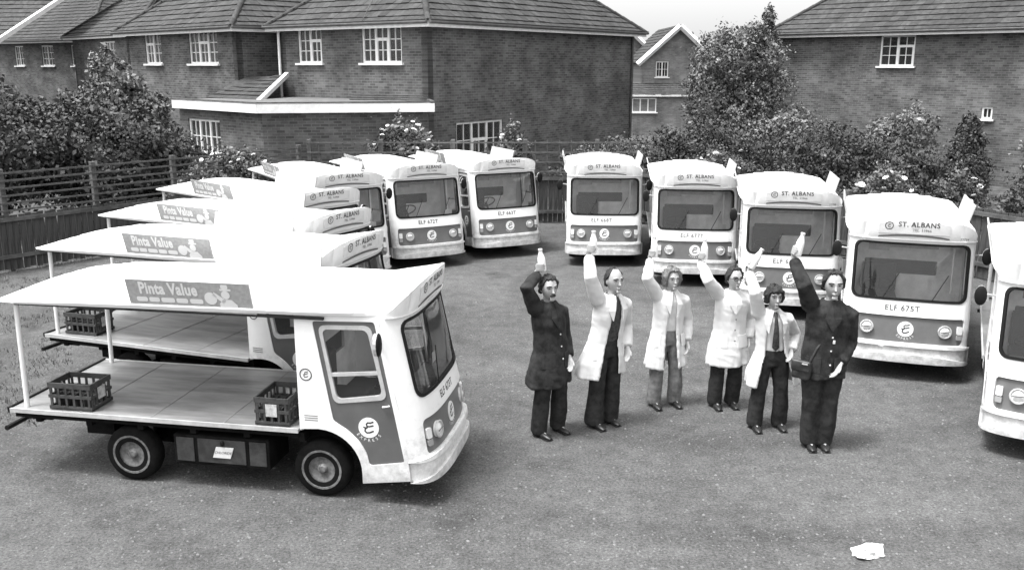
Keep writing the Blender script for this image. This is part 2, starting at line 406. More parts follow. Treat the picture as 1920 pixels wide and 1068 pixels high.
# ------------------------------------------------------------------ houses
def wall_frame(a, b):
    d = Vector((b[0] - a[0], b[1] - a[1])); return math.atan2(d.y, d.x), d.length
def add_window(house, fr, s0, s1, z0, z1, cols, rows=3, top_vent=(), sill=True, curtain=True, depth=.07, t=.06):
    (ox, oy, ang) = fr
    w_, h_ = s1 - s0, z1 - z0
    parts = [box((0, 0, h_ / 2 - t / 2), (w_, .06, t)), box((0, 0, -h_ / 2 + t / 2), (w_, .06, t)), box((-w_ / 2 + t / 2, 0, 0), (t, .06, h_ - 2 * t)), box((w_ / 2 - t / 2, 0, 0), (t, .06, h_ - 2 * t))]
    cw = (w_ - t) / cols
    panes = []
    for c in range(cols):
        x0 = -w_ / 2 + t / 2 + c * cw; x1 = x0 + cw
        if c: parts.append(box((x0, -.004, 0), (t * 1.1, .06, h_ - 2 * t)))
        lo = -h_ / 2 + t; hi = h_ / 2 - t
        zs = [lo + (hi - lo) * k / rows for k in range(rows + 1)]
        heavy = c in top_vent
        xm = (x0 + x1) / 2
        parts.append(box((xm, .002, 0), (.022, .04, hi - lo)))
        for k in range(1, rows):
            hv = heavy and k == rows - 1
            parts.append(box((xm, -.008 if hv else .004, zs[k]), (cw - t, .055 if hv else .035, .085 if hv else .022)))
        if heavy:
            for sx in (-1, 1): parts.append(box((xm + sx * (cw / 2 - t * .75), -.01, (lo + zs[rows - 1]) / 2), (.045, .05, zs[rows - 1] - lo)))
        for k in range(rows):
            for h in (0, 1): panes.append((x0 + cw * (h + .5) / 2, (zs[k] + zs[k + 1]) / 2, cw / 2 - .01, zs[k + 1] - zs[k] - .01))
    V, F = join(*parts)
    win = obj('window', mesh(V, F), 'frame', house)
    c, s_ = math.cos(ang), math.sin(ang); m_ = (s0 + s1) / 2
    win.location = (ox + c * m_ - s_ * depth, oy + s_ * m_ + c * depth, (z0 + z1) / 2); win.rotation_euler = (0, 0, ang)
    for px, pz, pw, ph in panes:
        key = (round(pw, 3), round(ph, 3))
        if key not in _pane: _pane[key] = mesh(*box((0, 0, 0), (pw, .006, ph)))
        o = obj('pane', _pane[key], 'pane', win, (px, .012, pz), (R(random.uniform(-.6, .6)), 0, R(random.uniform(-.8, .8))))
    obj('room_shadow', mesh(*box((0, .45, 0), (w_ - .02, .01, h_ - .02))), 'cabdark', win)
    if curtain:
        for sx in (-1, 1):
            n = 14; V = []; F = []
            for k in range(n + 1):
                x = sx * (w_ / 2 - .03) - sx * k / n * w_ * random.uniform(.2, .24); y = .1 + .02 * math.sin(k * 2.1)
                V += [(x, y, h_ / 2 - .02), (x, y, -h_ / 2 + .02)]
            F = [(2 * k, 2 * k + 1, 2 * k + 3, 2 * k + 2) for k in range(n)]
            obj('curtain', mesh(V, F), 'curtain', win)
    if sill: obj('sill', mesh(*box((0, -.06, -h_ / 2 - .03), (w_ + .16, .2, .06))), 'frame', win)
    return win
_pane = {}
def add_wall(house, a, b, h, wins=(), m='brick', th=.22, z0=0.):
    ang, L = wall_frame(a, b)
    fn = lambda u, v, d: (u, -d, v)
    me = sheet([(0, z0), (L, z0), (L, h), (0, h)], [[(x[0], x[2]), (x[1], x[2]), (x[1], x[3]), (x[0], x[3])] for x in wins], fn, th, name='wall', smooth=None)
    o = obj('wall', me, m, house, (a[0], a[1], 0), (0, 0, ang))
    for x in wins: add_window(house, (a[0], a[1], ang), x[0], x[1], x[2], x[3], *x[4:])
    return o
def roof_plane(roof, P, gauge=.30, tw=.30, rng=None):
    """P[0]->P[1] is the eave; each row of tiles is one stepped course"""
    P = [Vector(p) for p in P]; s = (P[1] - P[0]).normalized(); n = (P[1] - P[0]).cross(P[2] - P[0]).normalized()
    if n.z < 0: n = -n
    t = n.cross(s).normalized()
    if t.z < 0: t = -t
    uv = [((p - P[0]).dot(s), (p - P[0]).dot(t)) for p in P]
    T = max(q[1] for q in uv); k = 0
    while k * gauge < T - .05:
        t0, t1 = k * gauge, min((k + 1) * gauge, T); tm = t0 + .35 * (t1 - t0); xs = []
        for (a, b), (c, d) in zip(uv, uv[1:] + uv[:1]):
            if (b - tm) * (d - tm) < 0: xs.append(a + (c - a) * (tm - b) / (d - b))
        if len(xs) >= 2:
            x0, x1 = min(xs), max(xs); V, F = [], []
            x = x0 - (k % 2) * tw / 2
            while x < x1:
                a, b = max(x, x0) + .004, min(x + tw, x1) - .004
                if b - a > .03:
                    j = random.uniform(-.012, .012); h = .045 + random.uniform(-.006, .010); i = len(V)
                    for (xx, tt, hh) in ((a, t0 + j - .03, h), (b, t0 + j - .03, h), (b, t1 + .02, .012), (a, t1 + .02, .012), (a, t0 + j - .03, 0), (b, t0 + j - .03, 0)):
                        V.append(P[0] + s * xx + t * tt + n * hh)
                    F += [(i, i + 1, i + 2, i + 3), (i + 4, i + 5, i + 1, i)]
                x += tw
            if V: obj('tile_course', mesh(V, F), 'tile', roof)
        k += 1
def tubeobj(name, pts, r, m, parent, n=8): return obj(name, mesh(*tube(pts, r, n), smooth=50), m, parent)
def hip_house(name, label, fl, fr_, depth_pts, H, wins_l, wins_r, ridge_along, pitch=38, over=.35, downs=()):
    pass

def gutter_line(house, a, b, z, out, fascia_h=.16):
    d = Vector((b[0] - a[0], b[1] - a[1], 0)); L = d.length; ang = math.atan2(d.y, d.x)
    obj('fascia', mesh(*box((L / 2, 0, 0), (L, .03, fascia_h))), 'fascia', house, (a[0], a[1], z), (0, 0, ang))
    V, F = tube([(-.02, -.075, .055), (L + .02, -.075, .055)], .052, 8)
    obj('gutter', mesh(V, F, smooth=50), 'gutter', house, (a[0], a[1], z), (0, 0, ang))
    obj('gutter_lip', mesh(*box((L / 2, -.075, .116), (L, .10, .016))), 'rail', house, (a[0], a[1], z), (0, 0, ang))

def rect_house(name, label, c0, c1, back, H, front_wins, right_wins, hip_l=True, hip_r=True, pitch=38, over=.32, ridge='front', cat='house'):
    """c0-c1: the front wall as seen from outside, left to right; back: how deep the house is"""
    h = empty(name, (0, 0, 0)); tag(h, label, cat, 'brick houses behind the yard')
    d = Vector((c1[0] - c0[0], c1[1] - c0[1])).normalized(); nb = Vector((-d.y, d.x))
    c2 = (c1[0] + nb.x * back, c1[1] + nb.y * back); c3 = (c0[0] + nb.x * back, c0[1] + nb.y * back)
    add_wall(h, c0, c1, H, front_wins); add_wall(h, c1, c2, H, right_wins); add_wall(h, c2, c3, H); add_wall(h, c3, c0, H)
    def P(s, t, z): return Vector((c0[0] + d.x * s + nb.x * t, c0[1] + d.y * s + nb.y * t, z))
    L = (Vector(c1) - Vector(c0)).length; o = over; zt = math.tan(R(pitch)); ez = H - .04
    A, B, C, D_ = P(-o, -o, ez), P(L + o, -o, ez), P(L + o, back + o, ez), P(-o, back + o, ez)
    if ridge == 'front':          # ridge parallel to the front wall
        hw = back / 2 + o; rz = ez + hw * zt
        r0 = P(-o + (hw if hip_l else 0), back / 2, rz); r1 = P(L + o - (hw if hip_r else 0), back / 2, rz)
        planes = [(A, B, r1, r0), (C, D_, r0, r1), (B, C, r1), (D_, A, r0)]
    else:                         # ridge runs back from the front wall
        hw = L / 2 + o; rz = ez + hw * zt
        r0 = P(L / 2, -o + hw, rz); r1 = P(L / 2, back + o - hw, rz)
        planes = [(A, B, r0), (B, C, r1, r0), (C, D_, r1), (D_, A, r0, r1)]
    V, F = [], []
    for p in planes: k = len(V); V += [q - Vector((0, 0, .01)) for q in p]; F.append(tuple(range(k, k + len(p))))
    F.append(tuple(range(len(V), len(V) + 4))); V += [A - Vector((0, 0, .02)), B - Vector((0, 0, .02)), C - Vector((0, 0, .02)), D_ - Vector((0, 0, .02))]
    rf = obj('roof', mesh(V, F), 'underroof', h)
    for p in planes[:2] + ([planes[3]] if ridge != 'front' and False else []): pass
    vis = [planes[0], planes[1] if ridge != 'front' else planes[2]] + ([planes[3]] if ridge == 'front' else [planes[3]])
    for p in vis: roof_plane(rf, p)
    for a, b in ([(r0, r1)] + ([(A, r0), (B, r0), (C, r1)] if ridge != 'front' else [(A, r0), (B, r1)])):
        V, F = [], []
        m = max(2, int((b - a).length / .35))
        for k in range(m):
            p, q = a.lerp(b, k / m), a.lerp(b, (k + .97) / m)
            v, f = tube([p + Vector((0, 0, .02)), q + Vector((0, 0, .035))], .085, 8); V, F = join((V, F), (v, f))
        obj('ridge_tiles', mesh(V, F, smooth=50), 'tile', rf)
    gutter_line(h, A, B, ez - .05, None); gutter_line(h, B, C, ez - .05, None)
    return h, P, L
random.seed(3)
# house with its corner towards the yard
hA, PA, LA = rect_house('brick_house', 'brick house with its dark corner towards the yard and a blank side wall', (-7.23, 29.6), (-2.33, 26.0), 11.65, 5.14,
    [(.79, 1.85, 4.02, 5.04, 2, 3, (1,)), (3.55, 5.12, 4.02, 5.04, 3, 3, (1,))], [(1.2, 3.45, 1.25, 2.33, 3, 2, (1,))], ridge='back')
tubeobj('downpipe', [(-7.28, 29.52, 5.0), (-7.28, 29.52, .1)], .045, 'fascia', hA)
tubeobj('downpipe', [PA(LA + .06, 11.45, 5.0), PA(LA + .06, 11.45, .1)], .045, 'rail', hA)
tubeobj('aerial_cable', [PA(3.9, -.36, 5.1), PA(3.85, .1, 5.65), PA(3.7, .5, 6.0), PA(3.72, 1.1, 6.6)], .012, 'rail', hA)
# the next house of the terrace
hB, PB, LB = rect_house('brick_house', 'brick house left of the corner house with two upper casement windows', (-14.27, 35.0), (-8.64, 29.6), 8.0, 5.14,
    [(1.5, 2.75, 4.0, 5.04, 2, 3, (0,)), (4.75, 6.65, 4.0, 5.04, 3, 3, (1,)), (4.6, 6.7, 1.2, 2.3, 3, 2, ())], [], ridge='front')
tubeobj('downpipe', [(-8.3, 30.6, 5.0), (-8.3, 30.6, .1)], .04, 'gutter', hB)
# lean-to between the two houses, white verge board
lt = empty('lean_to', (0, 0, 0)); tag(lt, 'dark lean-to roof with a white sloping verge between two brick houses', 'lean-to')
V, F = join(([(-9.5, 28.4, 2.85), (-7.45, 26.9, 2.85), (-7.05, 29.3, 3.62), (-8.6, 29.9, 3.62)], [(0, 1, 2, 3)]))
obj('roof_slope', mesh(V, F), 'tile', lt)
roof_plane(lt, [(-9.5, 28.4, 2.87), (-7.45, 26.9, 2.87), (-7.05, 29.3, 3.64), (-8.6, 29.9, 3.64)])
obj('verge_board', mesh(*tube([(-7.42, 26.95, 2.85), (-7.02, 29.3, 3.68)], .09, 4)), 'fascia', lt)
# flat-roofed extension
ex = empty('flat_roof_extension', (0, 0, 0)); tag(ex, 'flat-roofed brick extension with a deep white fascia below the upper windows', 'extension')
eL, eK, eR, eC = (-9.55, 26.7), (-6.45, 23.95), (-2.22, 24.7), (-2.36, 25.95)
add_wall(ex, eL, eK, 2.75, [(.45, 2.1, 1.55, 2.5, 3, 2, (), True, True)]); add_wall(ex, eK, eR, 2.75, [(3.3, 4.1, 1.2, 2.45, 1, 2, ())]); add_wall(ex, eR, eC, 2.75)
rp = [(-9.75, 26.75), (-6.5, 23.7), (-2.05, 24.5), (-2.3, 26.0), (-7.2, 29.5), (-8.6, 29.5)]
V = [(x, y, 2.99) for x, y in rp] + [(x, y, 2.78) for x, y in rp]
obj('flat_roof', mesh(V, [tuple(range(6)), tuple(range(11, 5, -1))]), 'flatroof', ex)
for a, b in zip(rp[:3], rp[1:4]):
    ang, L = wall_frame(a, b); obj('fascia', mesh(*box((L / 2, 0, 0), (L, .04, .22))), 'fascia', ex, (a[0], a[1], 2.88), (0, 0, ang))
    obj('roof_edge_trim', mesh(*box((L / 2, .03, 0), (L + .03, .1, .035))), 'rail', ex, (a[0], a[1], 3.03), (0, 0, ang))
for k in range(3):
    obj('plank', mesh(*box((0, 0, 0), (2.0, .14, .03))), 'rail', ex, (-3.3, 24.75 + .22 * k, 3.07 + .05 * k), (0, R(1.0), R(10)))
# far terrace on the left
hD, PD, LD = rect_house('brick_house', 'farther brick terrace house at the upper left with three small white windows', (-31.5, 56.5), (-22.5, 50.5), 9.0, 5.3,
    [(3.2, 4.15, 3.9, 5.0, 2, 3, ()), (6.0, 7.2, 3.9, 5.0, 2, 3, ()), (8.9, 9.9, 3.9, 5.0, 2, 3, ())], [], ridge='front', hip_l=False)
hC, PC, LC = rect_house('brick_house', 'set-back brick house half hidden by shrubs left of the fold', (-21.6, 46.5), (-16.3, 41.0), 8.5, 5.3,
    [(3.9, 5.3, 3.9, 5.0, 2, 3, ())], [], ridge='front')
tubeobj('downpipe', [(-16.6, 41.2, 5.2), (-16.6, 41.2, .1)], .05, 'gutter', hC)
hE = empty('gable_roof', (0, 0, 0)); tag(hE, 'nearer tiled gable roof with a white sloping bargeboard in the top left corner', 'roof')
g = [(-24.5, 43.5), (-21.0, 49.0)]
V = [(-24.2, 40.6, 5.1), (-21.6, 40.6, 7.55), (-19.8, 40.6, 9.2), (-34, 40.6, 9.2), (-34, 40.6, 5.1)]
def prism(poly, dy):
    n = len(poly); a = [Vector(p) for p in poly]; b = [Vector(p) + Vector(dy) for p in poly]
    return a + b, [tuple(range(n)), tuple(range(2 * n - 1, n - 1, -1))] + [(i, (i + 1) % n, n + (i + 1) % n, n + i) for i in range(n)]
roof_plane(hE, [(-36, 42.0, 4.9), (-23.1, 42.0, 4.9), (-17.7, 48.2, 10.2), (-36, 48.2, 10.2)])
obj('roof_slope', mesh([(-36, 42.0, 4.88), (-23.1, 42.0, 4.88), (-17.7, 48.2, 10.18), (-36, 48.2, 10.18)], [(0, 1, 2, 3)]), 'underroof', hE)
obj('bargeboard', mesh(*tube([(-23.05, 41.98, 4.85), (-17.65, 48.18, 10.15)], .13, 4)), 'fascia', hE)
obj('gable_wall', mesh(*prism([(-36, 42.4, 0), (-23.4, 42.4, 0), (-23.4, 42.4, 4.8), (-36, 42.4, 4.8)], (0, .5, 0))), 'brick', hE)
tubeobj('downpipe', [(-23.25, 42.2, 4.8), (-23.25, 42.2, .1)], .06, 'fascia', hE)
# big house on the right
hG, PG, LG = rect_house('brick_house', 'large plain brick house on the right with one upper window under the eaves', (10.3, 37.0), (22.5, 24.1), 9.5, 5.14,
    [(4.25, 5.5, 3.92, 4.98, 2, 3, (1,)), (7.95, 8.3, 2.2, 2.6, 1, 1, (), True, False)], [], ridge='front')
# gabled house in the gap
def gable_house(name, label, cx, y, halfw, H, rise, depth_, wins, rot=0, mtx='brick'):
    h = empty(name, (0, 0, 0)); tag(h, label, 'house', 'brick houses behind the yard')
    o = obj('wall', sheet([(-halfw, 0), (halfw, 0), (halfw, H), (0, H + rise), (-halfw, H)], [[(x[0], x[2]), (x[1], x[2]), (x[1], x[3]), (x[0], x[3])] for x in wins], lambda u, v, d: (u, -d, v), .25, smooth=None), mtx, h, (cx, y, 0))
    obj('wall', mesh(*box((-halfw + .1, depth_ / 2 + .3, H / 2), (.2, depth_ - .1, H))), mtx, h, (cx, y, 0))
    obj('wall', mesh(*box((halfw - .1, depth_ / 2 + .3, H / 2), (.2, depth_ - .1, H))), mtx, h, (cx, y, 0))
    for x in wins: add_window(h, (cx, y, 0), *x)
    o_ = .3; e = rise / halfw
    rf = obj('roof', mesh([(cx + s * (halfw + o_), y + yy, H - o_ * e + .02) if k == 0 else (cx, y + yy, H + rise + .02) for yy in (-.35, depth_) for (s, k) in ((-1, 0), (0, 1), (1, 0))], [(0, 1, 4, 3), (1, 2, 5, 4)]), 'underroof', h)
    roof_plane(rf, [(cx - halfw - o_, y + depth_, H - o_ * e + .03), (cx - halfw - o_, y - .35, H - o_ * e + .03), (cx, y - .35, H + rise + .03), (cx, y + depth_, H + rise + .03)])
    roof_plane(rf, [(cx + halfw + o_, y - .35, H - o_ * e + .03), (cx + halfw + o_, y + depth_, H - o_ * e + .03), (cx, y + depth_, H + rise + .03), (cx, y - .35, H + rise + .03)])
    for s in (-1, 1):
        V, F = tube([(cx + s * (halfw + o_), y - .38, H - o_ * e - .06), (cx + s * .02, y - .38, H + rise - .04)], (.16), 4, ref=(0, 1, 0), ell=1)
        obj('bargeboard', mesh(V, F), 'fascia', h)
    return h
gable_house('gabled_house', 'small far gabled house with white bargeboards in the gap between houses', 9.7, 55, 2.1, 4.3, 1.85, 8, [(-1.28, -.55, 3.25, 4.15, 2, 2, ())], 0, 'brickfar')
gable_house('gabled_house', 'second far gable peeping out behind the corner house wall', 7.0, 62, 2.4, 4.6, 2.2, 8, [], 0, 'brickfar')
gable_house('gabled_house', 'tiny white gable peak beside the eaves of the right house', 17.3, 64, 1.7, 4.9, 1.7, 8, [])
px = empty('porch', (0, 0, 0)); tag(px, 'low tiled porch and window in front of the far gabled house', 'porch')
roof_plane(px, [(6.4, 53.4, 2.3), (10.6, 53.4, 2.3), (10.6, 54.9, 2.9), (6.4, 54.9, 2.9)])
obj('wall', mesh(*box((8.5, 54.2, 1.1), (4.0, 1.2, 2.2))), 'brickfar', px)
obj('fascia', mesh(*box((8.5, 53.4, 2.25), (4.2, .05, .12))), 'fascia', px)
add_window(px, (6.6, 53.55, 0), .3, 1.7, 1.3, 2.1, 3, 1)

# ------------------------------------------------------------------ fences
def fence(name, label, a, b, h, board_h, trellis, m='timber', step=1.83, bw=.125, group=None, up=True):
    f = empty(name, (a[0], a[1], 0)); tag(f, label, 'fence', group)
    ang, L = wall_frame(a, b); f.rotation_euler = (0, 0, ang)
    bd = mesh(*box((0, 0, board_h / 2 + .04), (bw - .012, .018, board_h)))
    bd.materials.append(M[m])
    x = bw / 2; k = 0
    while x < L and board_h > 0:
        o = obj('board', bd, m, f, (x, (k % 2) * .012, random.uniform(-.015, .012)), (0, R(random.uniform(-.5, .5)), 0)); x += bw; k += 1
    ps = mesh(*box((0, .06, h / 2 + .03), (.10, .10, h + .06), .008)); x = .05
    while x < L + .3: obj('post', ps, 'rail', f, (min(x, L), 0, 0)); x += step
    rails = [.3, board_h - .05] if board_h > 0 else []
    for z in rails: obj('rail', mesh(*box((L / 2, -.03, z), (L, .035, .075))), 'rail', f)
    if trellis:
        n = trellis
        for k in range(n):
            z = board_h + .12 + (h - board_h - .14) * k / (n - 1)
            obj('trellis_slat', mesh(*box((L / 2, -.012, z), (L, .02, .035))), 'rail', f)
        sl_ = mesh(*box((0, .012, (h + board_h) / 2 + .05), (.03, .018, h - board_h - .02)))
        x = .3
        while x < L and up: obj('trellis_upright', sl_, 'rail', f, (x, 0, 0)); x += .305
    return f
fence('timber_fence', 'timber fence with trellis top along the left side of the yard', (-13.4, 13.43), (-5.35, 23.25), 1.95, 1.08, 6, up=False)
fence('timber_fence', 'timber fence with square trellis top behind the farthest milk floats', (-5.2, 23.35), (3.2, 23.35), 2.08, 1.2, 4)
fence('timber_fence', 'plain low timber fence behind the right-hand row of milk floats', (3.3, 23.25), (8.6, 17.5), 1.35, 1.3, 0)
fence('timber_fence', 'low timber fence beyond the float at the right edge', (8.7, 17.4), (13.2, 9.0), 1.35, 1.3, 0)

# ------------------------------------------------------------------ plants
def leaves(blobs, n, size, seed, aspect=1.7, shell=.55):
    rg = np.random.default_rng(seed)
    wts = np.array([b[1][0] * b[1][1] + b[1][1] * b[1][2] for b in blobs]); wts = wts / wts.sum()
    idx = rg.choice(len(blobs), n, p=wts)
    C = np.array([b[0] for b in blobs])[idx]; Rr = np.array([b[1] for b in blobs])[idx]
    d = rg.normal(size=(n, 3)); d /= np.linalg.norm(d, axis=1)[:, None]
    lump = 1 + .22 * np.sin(d[:, 0] * 5 + idx) * np.sin(d[:, 1] * 6 + idx * 2) + .15 * np.sin(d[:, 2] * 9 + d[:, 0] * 7)
    rad = (shell + (1 - shell) * rg.random(n) ** .6) * lump * (1 + .10 * rg.normal(size=n))
    P = C + d * Rr * rad[:, None]; P[:, 2] = np.maximum(P[:, 2], .03)
    nn = d + rg.normal(size=(n, 3)) * .8; nn /= np.linalg.norm(nn, axis=1)[:, None]
    a = np.cross(nn, rg.normal(size=(n, 3))); a /= np.linalg.norm(a, axis=1)[:, None]; b = np.cross(nn, a)
    s = size * np.exp(rg.normal(size=n) * .30)[:, None]
    v = np.stack([P - a * s * aspect * .5, P + b * s * .5 + nn * s * .12, P + a * s * aspect * .5, P - b * s * .5 + nn * s * .12], 1).reshape(-1, 3)
    me = bpy.data.meshes.new('foliage'); me.vertices.add(4 * n); me.vertices.foreach_set('co', v.ravel())
    me.loops.add(4 * n); me.loops.foreach_set('vertex_index', np.arange(4 * n)); me.polygons.add(n)
    me.polygons.foreach_set('loop_start', np.arange(0, 4 * n, 4)); me.update(calc_edges=True); me.validate()
    return me
def limb(p, q, r0, r1, wob=.12, n=6, seed=0):
    p, q = Vector(p), Vector(q); pts = []; rr = []
    L = (q - p).length
    for k in range(n + 1):
        t = k / n; o = noise.noise_vector(Vector((t * 2.3 + seed, seed * 1.7, 0))) * wob * L * math.sin(PI * t); pts.append(p.lerp(q, t) + o); rr.append(r0 + (r1 - r0) * t)
    return tube(pts, rr, 7)
def plant(name, label, cat, base, blobs, n, size, m='leaf', trunk=.06, seed=1, flowers=(), group=None, fsize=.055):
    rg = random.Random(seed)
    p = empty(name, (base[0], base[1], 0)); tag(p, label, cat, group)
    bl = [((b[0] - base[0], b[1] - base[1], b[2]), (b[3], b[4], b[5])) for b in blobs]
    obj('crown' if cat in ('tree', 'conifer') else 'foliage', leaves(bl, int(n * 3.4), size * .50, seed), m, p)
    top = max(b[0][2] for b in bl); V, F = limb((0, 0, -.05), (bl[0][0][0] * .3, bl[0][0][1] * .3, top * .55), trunk, trunk * .6, .06, 6, seed)
    for i, b in enumerate(bl):
        V, F = join((V, F), limb((bl[0][0][0] * .25, bl[0][0][1] * .25, top * .4), b[0], trunk * .6, trunk * .15, .15, 5, seed + i))
        for k in range(3):
            e = Vector(b[0]) + Vector((rg.uniform(-1, 1) * b[1][0], rg.uniform(-1, 1) * b[1][1], rg.uniform(-.2, .9) * b[1][2])) * .85
            V, F = join((V, F), limb(b[0], e, trunk * .2, trunk * .06, .15, 4, seed + i * 3 + k))
    obj('trunk', mesh(V, F, smooth=60), 'bark', p)
    for i, (x, y, z) in enumerate(flowers):
        obj('bloom', bloom_mesh(), 'petal', p, (x - base[0], y - base[1], z), (rg.uniform(-.9, .5), rg.uniform(-.6, .6), rg.uniform(0, 6))).scale = [fsize / .055 * rg.uniform(.75, 1.25)] * 3
    return p
_bl = []
def bloom_mesh():
    if not _bl:
        V, F = [], []
        for ring_, (r, t, k) in enumerate(((.055, .25, 7), (.042, .7, 6), (.025, 1.15, 5))):
            for i in range(k):
                a = 2 * PI * i / k + ring_ * .4; c, s = math.cos(a), math.sin(a); j = len(V); w_ = r * .55
                rr = r * math.cos(t); hh = r * math.sin(t)
                V += [(0, 0, .005 * ring_), (c * rr * .6 - s * w_, s * rr * .6 + c * w_, hh * .55), (c * rr, s * rr, hh), (c * rr * .6 + s * w_, s * rr * .6 - c * w_, hh * .55)]
                F.append((j, j + 1, j + 2, j + 3))
        _bl.append(mesh(V, F))
    return _bl[0]
def scatter(cx, cy, cz, rx, ry, rz, n, seed):
    rg = random.Random(seed); out = []
    for _ in range(n):
        a, b = rg.uniform(-PI, 0), rg.uniform(-.2, 1.3)
        out.append((cx + rx * math.cos(a) * math.cos(b), cy + ry * math.sin(a) * math.cos(b) - .05, cz + rz * math.sin(b)))
    return out
T_ = 'trees and shrubs behind the fences'
plant('shrub', 'tall dense dark shrub behind the fence at the far left', 'shrub', (-13.2, 21.5), [(-13.2, 21.5, 1.7, 1.9, 1.5, 1.35), (-14.6, 22.4, 1.9, 1.5, 1.3, 1.2), (-11.9, 22.2, 1.9, 1.4, 1.2, 1.15)], 15000, .13, 'leafdark', .08, 11, group=T_)
plant('shrub', 'broad dark shrub left of the rose bush, in front of the brick terrace', 'shrub', (-9.7, 22.8), [(-9.7, 22.8, 1.7, 1.7, 1.3, 1.3), (-8.6, 23.6, 1.2, 1.0, 1.0, .8), (-10.9, 23.4, 2.1, 1.1, 1.0, 1.0)], 14000, .12, 'leafdark', .08, 12, group=T_)
plant('tree', 'pale loose-leaved tree rising above the dark shrubs at left', 'tree', (-11.7, 27.6), [(-11.7, 27.6, 3.2, .75, .7, .8), (-11.1, 27.8, 2.6, .8, .7, .7), (-12.4, 27.6, 2.5, .8, .7, .7), (-11.9, 27.5, 3.9, .38, .4, .5)], 5200, .14, 'leafpale', .09, 13, group=T_)
plant('shrub', 'dark hedge-like shrub under the small terrace windows at far left', 'shrub', (-19.5, 30.5), [(-19.5, 30.5, 2.0, 2.6, 1.5, 1.7), (-16.3, 30.0, 1.6, 1.6, 1.4, 1.5)], 11000, .16, 'leaf', .1, 14, group=T_)
plant('rose_bush', 'big rose bush with scattered pale blooms beside the extension window', 'bush', (-6.6, 21.9), [(-6.6, 21.9, 1.2, 1.0, .7, .75), (-6.0, 22.2, 1.0, .8, .6, .7), (-7.3, 21.5, .95, .8, .6, .65)], 9000, .085, 'leaf', .04, 15, scatter(-6.6, 21.8, 1.2, 1.1, .75, .8, 26, 5), T_)
plant('rose_bush', 'white rose bush against the corner of the flat-roofed extension', 'bush', (-2.75, 23.95), [(-2.75, 23.95, 1.6, .85, .45, .95), (-3.3, 23.95, 1.3, .5, .4, .8), (-2.2, 24.0, 1.2, .5, .4, .7)], 5000, .08, 'leaf', .03, 16, scatter(-2.75, 23.85, 1.7, .85, .45, .9, 24, 6), T_, .07)
plant('rose_bush', 'white rose bush beside the ground-floor casement window', 'bush', (.05, 24.3), [(.05, 24.3, 1.5, .42, .4, .9), (-.35, 24.4, 1.2, .4, .4, .7)], 3400, .08, 'leaf', .03, 17, scatter(.1, 24.2, 1.8, .42, .4, .75, 14, 7), T_, .08)
plant('tree', 'tall ivy-clad tree in the gap between the two brick houses', 'tree', (7.9, 33.0), [(7.5, 33, 4.2, 1.15, 1.0, 1.0), (8.6, 33.2, 4.1, 1.0, .9, .95), (8.8, 33.2, 3.0, 1.1, .9, 1.2), (7.0, 33.1, 3.0, .95, .8, 1.2), (8.1, 32.8, 1.8, 1.25, 1.0, 1.3), (8.45, 33, 4.95, .45, .45, .5), (7.35, 33, 4.75, .38, .4, .42), (6.9, 33, 1.7, .7, .7, .9)], 7500, .12, 'leafpale', .16, 18, group=T_)
plant('tree', 'thin spiky sapling top sticking up beside the right roof', 'tree', (9.6, 35.5), [(9.6, 35.5, 5.6, .22, .22, .5), (9.62, 35.5, 4.9, .35, .3, .5), (9.55, 35.5, 3.6, .5, .5, 1.0)], 1500, .11, 'leaf', .05, 19, group=T_)
plant('shrub', 'dark shrub at the foot of the ivy-clad tree', 'shrub', (6.0, 27.8), [(6.0, 27.8, 1.2, 1.7, 1.0, 1.05), (4.6, 28, 1.0, 1.2, .9, .9)], 8000, .10, 'leafdark', .05, 20, group=T_)
plant('rose_bush', 'white flowering bush above the second float of the right-hand row', 'bush', (5.4, 23.4), [(5.4, 23.4, 1.05, 1.0, .6, .75)], 4200, .08, 'leaf', .03, 21, scatter(5.3, 23.3, 1.15, .9, .6, .7, 16, 8), T_, .06)
plant('shrub', 'dark bush filling the garden between ivy-clad tree and right house', 'shrub', (9.4, 27.0), [(9.4, 27, 1.2, 1.8, 1.0, 1.0), (11.2, 26.5, .9, 1.2, .9, .8)], 8000, .10, 'leafdark', .05, 22, group=T_)
plant('rose_bush', 'white rose bush behind the float numbered 675', 'bush', (8.35, 20.4), [(8.35, 20.4, .85, .75, .6, .85), (7.9, 20.8, .7, .5, .5, .6)], 4200, .08, 'leaf', .03, 23, scatter(8.3, 20.3, .95, .75, .6, .8, 26, 9), T_, .07)
plant('rose_bush', 'sparse white rose to the right of the fuller white rose bush', 'bush', (9.95, 20.3), [(9.95, 20.3, .8, .55, .5, .8)], 2600, .08, 'leaf', .03, 24, scatter(9.9, 20.2, .9, .5, .5, .75, 8, 10), T_, .07)
for i, (x, y, h, lab) in enumerate(((10.9, 27.6, 1.15, 'leftmost of the small dark round bushes below the right house'), (12.1, 26.9, 1.25, 'second small dark round bush below the right house'), (13.2, 26.4, 1.15, 'small dark round bush next to the upright conifer'), )):
    plant('bush', lab, 'bush', (x, y), [(x, y, h * .6, .45, .45, h * .55)], 2200, .08, 'leafdark', .04, 30 + i, group=T_)
plant('conifer', 'narrow dark upright conifer against the right house wall', 'conifer', (13.85, 28.0), [(13.85, 28, .8, .6, .6, .8), (13.85, 28, 1.55, .42, .42, .65), (13.85, 28, 2.1, .27, .27, .4)], 5200, .10, 'leafdark', .06, 36, group=T_)
plant('shrub', 'ragged dark shrub at the right edge behind the low fence', 'shrub', (14.3, 21.0), [(14.3, 21, 1.0, 1.5, 1.0, 1.1), (12.6, 21.4, .7, 1.0, .8, .8)], 7000, .10, 'leafdark', .05, 37, group=T_)
